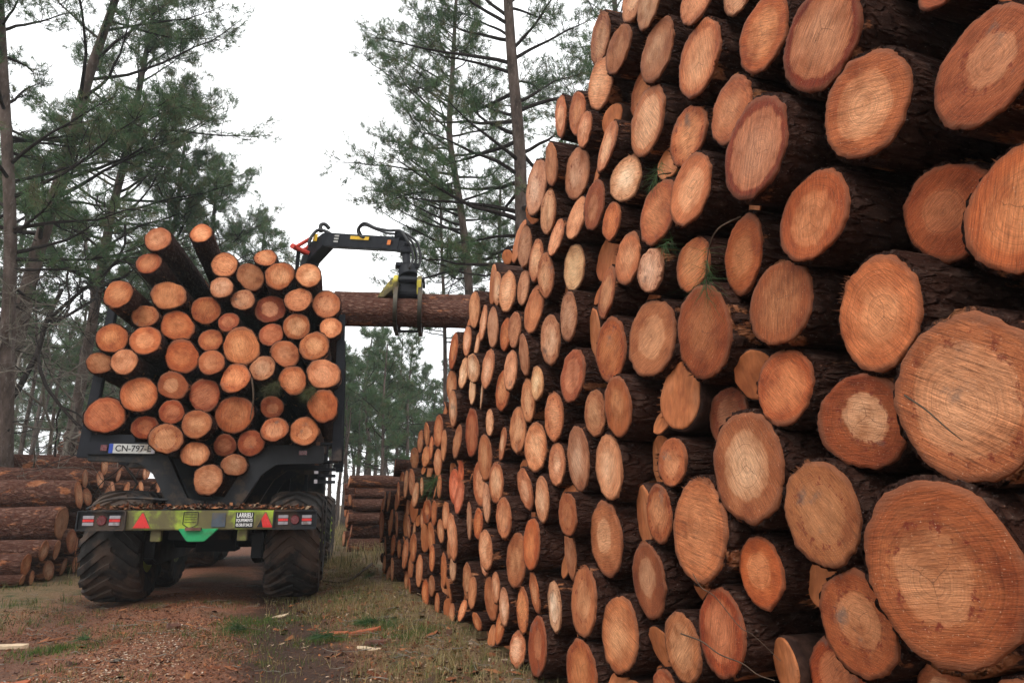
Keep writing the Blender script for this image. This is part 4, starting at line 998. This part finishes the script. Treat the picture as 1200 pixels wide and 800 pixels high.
def pine_meshes(seed, axis_pts, r0, r1, crown0, crown1, spread, nlimb=30, dead=12, tuft=46, per=17, nlen=(.12, .22), nwid=.0085, az=None, droop=.02, shape=None):
    """axis_pts: trunk polyline from the ground up (local). Returns trunk, branches, needles meshes"""
    rg = np.random.default_rng(seed); A = np.array(smooth_path([tuple(p) for p in axis_pts], 10)); H = A[-1, 2]
    rad = r0 + (r1 - r0) * np.linspace(0, 1, len(A)) ** .9; rad[:3] *= [1.25, 1.12, 1.04]
    V, F = tube_arrays(A, rad, 14); trunk = mesh_np('trunk', V, F, TRUNKM)
    acc = Acc(); TO, TD = [], []
    def at(h): k = np.searchsorted(A[:, 2], h); k = min(max(k, 1), len(A) - 1); f = (h - A[k - 1, 2]) / max(1e-6, A[k, 2] - A[k - 1, 2]); return A[k - 1] + (A[k] - A[k - 1]) * f, rad[k]
    for i in range(nlimb):
        f = (i + rg.uniform(0, .9)) / nlimb; h = crown0 + (crown1 - crown0) * f; p, rt_ = at(h)
        a = rg.uniform(0, 6.28) if az is None else rg.normal(az[i % len(az)], .5)
        prof = shape(f) if shape else (.55 + .6 * math.sin(min(1, f * 1.25 + .12) * 2.6)) * (1 - .55 * f ** 3)
        L = spread * prof * rg.uniform(.65, 1.2); el = .05 + .75 * f + rg.normal() * .18
        d = np.array([math.cos(a) * math.cos(el), math.sin(a) * math.cos(el), math.sin(el)])
        P = curve_pts(p, d, L, 9, rg, .10, droop); acc.tube(P, np.linspace(min(rt_ * .4, .016 + L * .013), .006, len(P)), 6)
        nb = max(4, int(L * 4.8))
        for b in range(nb):
            t = rg.uniform(.3, 1.0); k = int(t * 8.99); q = P[k] + (P[k + 1] - P[k]) * rg.uniform(0, 1); bd = P[min(k + 1, 9)] - P[k]; bd /= np.linalg.norm(bd)
            sd_ = rg.normal(size=3); sd_[2] = abs(sd_[2]) * .35; d2 = bd * .55 + sd_ / np.linalg.norm(sd_) * .9; l2 = L * .34 * rg.uniform(.5, 1.1) * (1.15 - t * .5)
            P2 = curve_pts(q, d2 / np.linalg.norm(d2), l2, 5, rg, .16, .05); acc.tube(P2, np.linspace(.009, .003, 6), 4)
            for s in range(max(3, int(tuft / 6))):
                k2 = rg.integers(3, 6); TO.append(P2[k2] + rg.normal(size=3) * .075); dd = P2[k2] - P2[k2 - 1] + np.array([0, 0, .03]); TD.append(dd / np.linalg.norm(dd))
        TO.append(P[-1]); TD.append((P[-1] - P[-2]) / np.linalg.norm(P[-1] - P[-2]))
    for i in range(dead):      # bare dead limbs below the crown
        h = rg.uniform(crown0 * .45, crown0 * 1.05); p, rt_ = at(h); a = rg.uniform(0, 6.28); L = spread * rg.uniform(.15, .5)
        d = np.array([math.cos(a), math.sin(a), rg.normal() * .25]); P = curve_pts(p, d / np.linalg.norm(d), L, 6, rg, .16, -.02); acc.tube(P, np.linspace(.016, .004, 7), 5)
        for b in range(3):
            k = rg.integers(2, 6); P2 = curve_pts(P[k], rg.normal(size=3), L * .3, 4, rg, .2, 0); acc.tube(P2, np.linspace(.006, .002, 5), 4)
    br = acc.mesh('branches', TWIGD)
    V, F, C_ = needle_tufts(np.array(TO), np.array(TD), rg, per, nlen, nwid)
    return trunk, br, mesh_np('foliage', V, F, NEEDM, smooth=False, cols=C_)
def pine(ms, loc, rz, label, s=1.0, group=None, name='pine_tree'):
    t = empty(name, loc, rz); t.scale = (s,) * 3; link('trunk', ms[0], t); link('branches', ms[1], t); link('foliage', ms[2], t)
    return tag(t, label, 'tree', group)
def trunk_line(pix, Z, top_extra=0):
    """trunk through photo points at camera depth Z, started on the ground below the first"""
    P = [at_depth(u, v, Z) for u, v in pix]; b = P[0].copy()
    d = P[0] - P[1]; d = d / d[2]; g0 = P[0] - d * P[0][2]; P = [g0] + P
    if top_extra: e = P[-1] - P[-2]; P.append(P[-1] + e / np.linalg.norm(e) * top_extra)
    return g0, [p - g0 for p in P]
RTAZ = -YAW
# leaning pine on the far left
g0, ax = trunk_line([(14, 420), (40, 310), (75, 195), (104, 90), (128, 20)], 15.5, 3.0); H = ax[-1][2]
pine(pine_meshes(101, ax, .20, .06, H * .46, H * .99, 3.2, 36, 16, 60, az=[RTAZ, RTAZ + 3.1, RTAZ + .4, 1.2, RTAZ - .5]), tuple(g0), 0, 'tall leaning pine at the left edge, its trunk slanting up to the right')
g0, ax = trunk_line([(82, 520), (104, 400), (130, 255), (152, 165), (166, 90)], 19, 2.0); H = ax[-1][2]
pine(pine_meshes(102, ax, .18, .05, H * .46, H * .98, 2.9, 56, 12, 66, az=[RTAZ, RTAZ, RTAZ + .5, 2.5, RTAZ - .6, 3.1]), tuple(g0), 0, 'leaning pine second from the left edge, thick crown spreading over the load')
g0, ax = trunk_line([(6, 520), (9, 400), (12, 260), (2, 60)], 13, 2.0); H = ax[-1][2]
pine(pine_meshes(103, ax, .16, .07, H * .45, H * .97, 2.4, 30, 18, 46), tuple(g0), 0, 'dark upright pine trunk right at the left border of the picture')
g0, ax = trunk_line([(172, 420), (186, 330), (205, 260), (212, 205)], 21, 1.0); H = ax[-1][2]
pine(pine_meshes(104, ax, .13, .03, H * .52, H * .99, 2.2, 44, 12, 56), tuple(g0), 0, 'thinner pine standing between the leaning pines and the load')
g0, ax = trunk_line([(246, 420), (246, 330), (250, 260), (254, 222)], 26, .7); H = ax[-1][2]
pine(pine_meshes(105, ax, .14, .03, H * .58, H * .99, 2.9, 48, 6, 60), tuple(g0), 0, 'rounded pine crown showing just above the raised logs of the load')
g0, ax = trunk_line([(300, 420), (304, 330), (310, 275)], 29, .6); H = ax[-1][2]
pine(pine_meshes(106, ax, .12, .03, H * .6, H * .99, 2.2, 30, 4, 60), tuple(g0), 0, 'small pine crown left of the crane knuckle, behind the load')
# pines between crane and tall stack
g0, ax = trunk_line([(551, 430), (549, 330), (540, 245), (527, 160), (530, 90), (533, 30)], 21, 1.5); H = ax[-1][2]
pine(pine_meshes(107, ax, .17, .04, H * .46, H * .99, 3.1, 56, 10, 64, az=[RTAZ + 3.1, RTAZ + 3.4, RTAZ + 2.8, RTAZ + .3]), tuple(g0), 0, 'curved slim pine leaning left above the crane tip')
g0, ax = trunk_line([(617, 430), (612, 300), (609, 180), (600, 70), (594, -20)], 16.5, 3.0); H = ax[-1][2]
pine(pine_meshes(108, ax, .21, .09, H * .40, H * .99, 3.2, 50, 14, 62, az=[RTAZ + 3.1, RTAZ + 3.4, RTAZ, RTAZ + .3, RTAZ + 2.7, 2.0]), tuple(g0), 0, 'straight tall pine close behind the upper step of the tall stack')
g0, ax = trunk_line([(522, 470), (521, 380), (518, 300), (516, 235)], 28, .5); H = ax[-1][2]
pine(pine_meshes(109, ax, .11, .03, H * .55, H * .99, 2.0, 44, 8, 60), tuple(g0), 0, 'small bushy pine right behind the crane tip')
g0, ax = trunk_line([(585, 470), (585, 300), (586, 240)], 25, .8); H = ax[-1][2]
pine(pine_meshes(110, ax, .11, .03, H * .45, H * .99, 1.8, 40, 8, 56), tuple(g0), 0, 'thin pine low between the curved pine and the straight one')
g0, ax = trunk_line([(740, 500), (738, 250), (726, 90), (720, 0)], 21, .8); H = ax[-1][2]
pine(pine_meshes(111, ax, .18, .05, H * .58, H * .99, 2.6, 36, 4, 56), tuple(g0), 0, 'pine behind the tall stack, only crown showing at its top left')
# the wood beyond: a few crowns reused, each tree a thing
def simple_axis(H, rg): return [(0, 0, 0), (rg.normal() * .1, rg.normal() * .1, H * .35), (rg.normal() * .25, rg.normal() * .25, H * .7), (rg.normal() * .3, rg.normal() * .3, H)]
BK = []
for s in range(6):
    rg = np.random.default_rng(300 + s); H = 10
    BK.append(pine_meshes(300 + s, simple_axis(H, rg), .13, .03, H * (.45 if s % 2 else .30), H * .99, 2.0 + .2 * (s % 3), 26, 14, 44, per=13, nlen=(.16, .30), nwid=.014))
BARE = []
for s in range(3):
    rg = np.random.default_rng(400 + s); BARE.append(pine_meshes(400 + s, simple_axis(11, rg), .13, .05, 8.4, 10.9, 1.4, 10, 22, 30, per=13, nlen=(.16, .30), nwid=.014))
spots = []
# gap between the load and the tall stack: tops end at the height they reach in the picture
for u, top, Z, k in ((398, 400, 38, 0), (412, 415, 34, 3), (425, 392, 44, 1), (441, 388, 36, 2), (452, 402, 31, 4), (466, 398, 40, 5), (480, 404, 35, 0), (494, 430, 42, 2), (508, 452, 37, 4), (405, 430, 52, 1), (434, 420, 55, 3), (458, 430, 58, 0), (474, 440, 60, 5), (490, 462, 56, 1), (420, 450, 62, 2), (446, 455, 66, 4), (512, 470, 60, 0),
                     (530, 420, 45, 2), (560, 410, 50, 4), (590, 400, 55, 1), (620, 380, 50, 3), (388, 440, 48, 5), (376, 450, 55, 0)):
    spots.append((u, top, Z, k, 'gap'))
for u, top, Z, k in ((-20, 170, 26, 1), (28, 190, 31, 3), (118, 270, 31, 2), (150, 310, 38, 4), (190, 290, 40, 0), (216, 320, 36, 3), (66, 360, 46, 4), (108, 370, 50, 1), (-10, 350, 38, 0), (130, 380, 58, 3), (84, 390, 60, 5), (8, 400, 55, 4), (150, 400, 62, 2), (240, 330, 45, 2), (270, 350, 50, 5), (320, 370, 55, 1), (350, 390, 60, 0), (-70, 100, 22, 3), (-60, 250, 34, 5), (36, 380, 66, 0), (62, 420, 70, 2), (100, 430, 72, 1), (120, 425, 66, 5)):
    spots.append((u, top, Z, k, 'left'))
cnt = {'gap': 0, 'left': 0}
spots.sort(key=lambda q: q[0])
for u, top, Z, k, w in spots:
    P = at_depth(u, top, Z); m = BK[k]; H = P[2]; cnt[w] += 1
    pine(m, (P[0], P[1], 0), rnd.uniform(0, 6.28), 'background pine, %s from the left %s' % (ORD[cnt[w] - 1], 'in the wood seen between load and tall stack' if w == 'gap' else 'in the wood behind the left stack and load'), H / 10.0, 'pines of the wood beyond ' + ('the crane' if w == 'gap' else 'the left stack'))
n = 0
for u, Z, s in sorted([(396, 30, .8), (404, 36, .9), (411, 42, .9), (419, 33, .8), (428, 47, 1), (437, 39, .9), (447, 50, 1), (455, 36, .8), (463, 46, .9), (472, 41, .9), (484, 38, .8), (496, 44, .9), (505, 35, .75), (30, 38, 1.1), (52, 30, 1.0), (70, 44, 1.1), (96, 36, 1), (112, 48, 1.1), (16, 27, 1), (84, 28, 1.0)]):
    P = at_depth(u, 590, Z); n += 1
    # these stems stop below the crowns of their neighbours
    pine(BARE[n % 3], (P[0], P[1], 0), rnd.uniform(0, 6), 'slender bare-stemmed pine, %s from the left among the thin background trunks' % ORD[n - 1], (.62 if u > 300 else .85) * s, 'thin bare-stemmed pines in the background')

# bare broadleaf saplings with tangled grey twigs on the left
def bare_tree(seed, H, r0, spread, mat, depth=4):
    rg = np.random.default_rng(seed); acc = Acc(); tr = Acc()
    def grow(p, d, L, r, lv):
        P = curve_pts(p, d, L, 7, rg, .20, .03 if lv < 2 else -.03)
        (tr if lv == 0 else acc).tube(P, np.linspace(r, r * .55, 8), 8 if lv < 2 else 4)
        if lv >= depth: return
        for b in range(rg.integers(4, 7)):
            k = rg.integers(2, 8); q = rg.normal(size=3); q[2] *= .6; dd = (P[k] - P[k - 1]); dd /= np.linalg.norm(dd)
            n_ = dd * .5 + q / np.linalg.norm(q) * .9; grow(P[k], n_ / np.linalg.norm(n_), L * rg.uniform(.45, .68) * spread, r * .5, lv + 1)
    grow(np.zeros(3), np.array([.1, 0, 1]), H, r0, 0)
    return tr.mesh('trunk', mat), acc.mesh('twigs', mat)
for q, (u, Z, H, seed, m, lab) in enumerate(((-22, 12.5, 6.2, 1, TWIGD, 'dark crooked bare tree at the left border in front of the pines'), (24, 14, 4.0, 2, TWIGM, 'bare sapling with pale tangled twigs behind the left stack'), (84, 15.5, 3.6, 4, TWIGM, 'bare sapling with pale twigs beside the left stake of the forwarder'), (54, 17, 4.6, 5, TWIGM, 'taller bare sapling between the two leaning pines'))):
    P = at_depth(u, 590, Z); t = empty('bare_tree', (P[0], P[1], 0)); a, b = bare_tree(500 + seed, H, .05 if m is TWIGM else .08, 1.0, m); link('trunk', a, t); link('twigs', b, t); tag(t, lab, 'tree')

# ================================================================== SPRIGS, TWIGS, BARK PIECES
GRNEED = np.array([(.05, .10, .035), (.07, .13, .045), (.035, .075, .03)])
def sprig(name, stem, nt, per, nlen, wid, lab, cat='pine sprig', cols=GRNEED, spread=1.0, seed=0, down=None, sr=.004):
    rg = np.random.default_rng(900 + seed); S_ = np.array(smooth_path([tuple(p) for p in stem], 8)); a = Acc(); a.tube(S_, np.linspace(sr, sr * .45, len(S_)), 6)
    o = link(name, a.mesh(name, TWIGB))
    if nt:
        O = S_[-1 - np.arange(nt) * max(1, int(len(S_) * .5 / nt)) % len(S_)]; D = np.repeat([(S_[-1] - S_[-3]) / np.linalg.norm(S_[-1] - S_[-3])], nt, 0) + rg.normal(size=(nt, 3)) * .25
        if down is not None: D = D * .3 + np.array(down)
        D /= np.linalg.norm(D, axis=1)[:, None]; V, F, C_ = needle_tufts(O, D, rg, per, nlen, wid, cols); V = np.array(V); V[:, 2] = np.maximum(V[:, 2], .004)
        link('needles', mesh_np('needles', V, F, NEEDM, smooth=False, cols=C_), o)
    return tag(o, lab, cat)
def pf(u, v, off=.07): return on_plane(u, v, (PX - off, 0, 0), (1, 0, 0))
sprig('pine_sprig', [pf(868, 254, .0), pf(842, 268), pf(831, 290), pf(828, 322), pf(828, 340)], 3, 34, (.08, .17), .0016, 'pine sprig hanging over the rough orange log end', seed=1, down=(0, .1, -1))
sprig('pine_sprig', [pf(786, 203, .0), pf(772, 205), pf(765, 212)], 2, 30, (.07, .15), .0018, 'small pine sprig poking out high in the tall stack', seed=2, down=(-.2, .5, -.9))
sprig('pine_sprig', [pf(800, 286, -.1), pf(785, 286, .02), pf(778, 287)], 2, 26, (.06, .13), .0018, 'tiny pine sprig between logs left of the hanging sprig', seed=3)
sprig('pine_sprig', [pf(516, 560, -.1), pf(510, 562, .08), pf(505, 566, .12)], 7, 24, (.14, .36), .0022, 'thick green pine sprig sticking out near the far end of the stack', seed=4, down=(-.5, .3, -.6))
sprig('bare_twig', [pf(1060, 463, .12), pf(1085, 480, .14), pf(1110, 502, .14), pf(1128, 516, .13)], 0, 0, 0, 0, 'thin curved twig resting across the very large orange log end', 'twig', seed=5, sr=.0028)
sprig('bare_twig', [pf(798, 742, .10), pf(822, 751, .12), pf(843, 766, .12), pf(870, 777, .12), pf(888, 790, .11), pf(908, 797, .10)], 0, 0, 0, 0, 'bare twig lying across the red-orange log at the bottom', 'twig', seed=6, sr=.0032)
sprig('bare_twig', [pf(812, 672, .05), pf(822, 688, .07), pf(838, 699, .08), pf(866, 733, .08), pf(884, 745, .07), pf(915, 774, .05)], 0, 0, 0, 0, 'thin twig slanting down beside the red-orange log', 'twig', seed=7, sr=.0022)
def gp_(u, v, z=.03): d = ray(u, v); t = (z - CAMH) / d[2]; return EYE + d * t
for q, (pts, nt, per, lab) in enumerate(((((462, 722), (440, 727), (424, 728)), 7, 45, 'fresh green pine tuft on the ground near the foot of the stack'), (((500, 740), (475, 736), (458, 733)), 6, 40, 'green pine tuft on the verge, right-hand one of the pair'), (((420, 748), (395, 745), (372, 744)), 6, 40, 'flat green pine tuft on the track below the right tyre'),
                                (((310, 738), (290, 735), (275, 734)), 5, 36, 'green pine tuft in the middle of the track'), (((120, 752), (104, 748), (96, 747)), 4, 30, 'small green pine tuft on the left of the track'), (((455, 664), (440, 672), (428, 678)), 8, 60, 'dark green pine branch on the ground at the far end of the stack'))):
    sprig('pine_sprig', [gp_(*p) for p in pts], nt, per, (.10, .22), .0028, lab, seed=20 + q)
# fallen branch by the far end of the stack
sprig('fallen_branch', [gp_(436, 660, .12), gp_(415, 676, .06), gp_(400, 682, .03), gp_(378, 680, .03)], 0, 0, 0, 0, 'grey fallen branch on the verge behind the right tyre', 'branch', seed=40, sr=.02)
def slab(u, v, L, w, a, mat, lab, nm='bark_piece'):
    p = gp_(u, v, .02); bm = bmesh.new(); n = 7; prev = None; rg = random.Random(int(u * 7 + v))
    for i in range(n):
        f = i / (n - 1) - .5; ww = w * (1 - (2 * abs(f)) ** 3) * rg.uniform(.7, 1.1) + .004; cur = [bm.verts.new((f * L, s * ww / 2, .012 + .3 * w * (1 - (k_ * 1.0)) - .012 * abs(s) + rg.uniform(0, .006))) for k_ in (0, 1) for s in (-1, 0, 1)]
        if prev:
            for e in (0, 1, 3, 4): bm.faces.new((prev[e], prev[e + 1], cur[e + 1], cur[e]))
            bm.faces.new((prev[0], prev[3], cur[3], cur[0])); bm.faces.new((prev[2], prev[5], cur[5], cur[2]))
        else: bm.faces.new((cur[0], cur[1], cur[2], cur[5], cur[4], cur[3]))
        prev = cur
    bm.faces.new((prev[0], prev[1], prev[2], prev[5], prev[4], prev[3]))
    o = bm_obj(nm, bm, mat); o.location = (p[0], p[1], gz(p[0], p[1])); o.rotation_euler = (rg.uniform(-.2, .2), rg.uniform(-.1, .1), a); return tag(o, lab, 'bark piece' if nm == 'bark_piece' else 'wood chip')
BKO = mat_plain('bark_inner', (.30, .085, .035), .8, .4, 10, (.10, .04, .025), .3, bump=.5); SPL = mat_plain('split_wood', (.50, .38, .25), .8, .25, 14, bump=.5); BKD = mat_plain('bark_flake', (.10, .04, .025), .85, .5, 10, bump=.5)
slab(428, 738, .32, .09, .3, BKO, 'bright orange-red bark piece on the verge'); slab(392, 737, .26, .08, -.2, BKO, 'orange bark piece on the track left of the bright one'); slab(443, 751, .22, .08, .1, BKD, 'dark red bark flake below the bright orange bark piece')
slab(432, 756, .20, .04, -.4, SPL, 'whitish wood splinter beside the dark red bark flake', 'wood_splinter'); slab(328, 714, .22, .04, .5, SPL, 'pale wood splinter on the track left of the right tyre', 'wood_splinter'); slab(203, 737, .14, .12, .9, BKD, 'dark lump of bark in the middle of the track'); slab(14, 750, .25, .09, .2, SPL, 'pale wood splinter at the left edge of the track', 'wood_splinter')
slab(27, 793, .10, .05, .2, BKO, 'small red bark piece in the bottom left corner')
slab(8, 793, .10, .05, -.3, BKO, 'red bark piece at the very bottom left edge')
TW = Acc()
for q in range(420):
    y = 2.4 + rnd.random() ** 1.3 * 9; x = rnd.choice((rnd.triangular(.3, 1.75, 1.3), rnd.gauss(-1.5, 1.2))); L = rnd.uniform(.06, .30); a_ = rnd.uniform(0, 6.28); P = []
    for k in range(5):
        t = k / 4; P.append((x + math.cos(a_) * L * t + rnd.gauss(0, .006), y + math.sin(a_) * L * t + rnd.gauss(0, .006), gz(x, y) + .008 + rnd.uniform(0, .02)))
    TW.tube(P, np.linspace(rnd.uniform(.002, .005), .0012, 5), 5)
tag(link('fallen_twigs', TW.mesh('fallen_twigs', TWIGM)), 'small dead twigs strewn over the track and verge', 'fallen twigs', kind='stuff')
Vb, Fb, Cb = chips(420, verge_r, (.012, .035), REDB + [(.10, .06, .04), (.16, .08, .045)], .35, (1.2, 2.6)); stuff('bark_flakes', Vb, Fb, Cb, CHIPM, 'larger loose bark flakes along the foot of the tall stack')
Vb, Fb, Cb = chips(260, track, (.012, .030), REDB + [(.08, .04, .03)], .3, (1.2, 2.6)); stuff('bark_flakes', Vb, Fb, Cb, CHIPM, 'larger loose bark flakes lying on the track')
# tangle of twigs and needles caught in the right side of the load
def lp(u, v, y): return tw(*t_at(u, v, y))
DRYN = np.array([(.07, .075, .035), (.09, .075, .045), (.05, .06, .025), (.10, .11, .045)])
sprig('twig_tangle', [lp(335, 455, -.7), lp(325, 452, -.84), lp(312, 456, -.9)], 9, 45, (.08, .2), .0035, 'tangle of dry twigs and needles caught between the load logs', 'twigs', DRYN, seed=50, down=(.1, -.4, -.6))
sprig('pine_sprig', [lp(372, 455, -.7), lp(366, 458, -.85), lp(358, 462, -.92)], 9, 45, (.08, .2), .0035, 'green mossy pine sprig caught at the right of the load', seed=51, cols=np.array([(.09, .12, .03), (.06, .08, .03), (.09, .08, .04)]), down=(0, -.4, -.5))
sprig('bare_twig', [lp(295, 443, -.88), lp(297, 465, -.93), lp(293, 492, -.9)], 0, 0, 0, 0, 'grey stick hanging upright in front of the load', 'twig', seed=52, sr=.014)

# ================================================================== HAZE
bm = bmesh.new(); box(bm, (0, 45, 13), (170, 130, 28.6))
hz_ = NT('haze'); hz_.t.nodes.remove(hz_.b); pv = hz_.n('VolumePrincipled'); pv.inputs['Density'].default_value = .0012; pv.inputs['Color'].default_value = (.86, .93, .95, 1); pv.inputs['Anisotropy'].default_value = .2
hz_.l(pv.outputs[0], hz_.out.inputs['Volume']); ho = bm_obj('haze', bm, hz_.m); tag(ho, kind='stuff', label='thin damp haze between the trees')
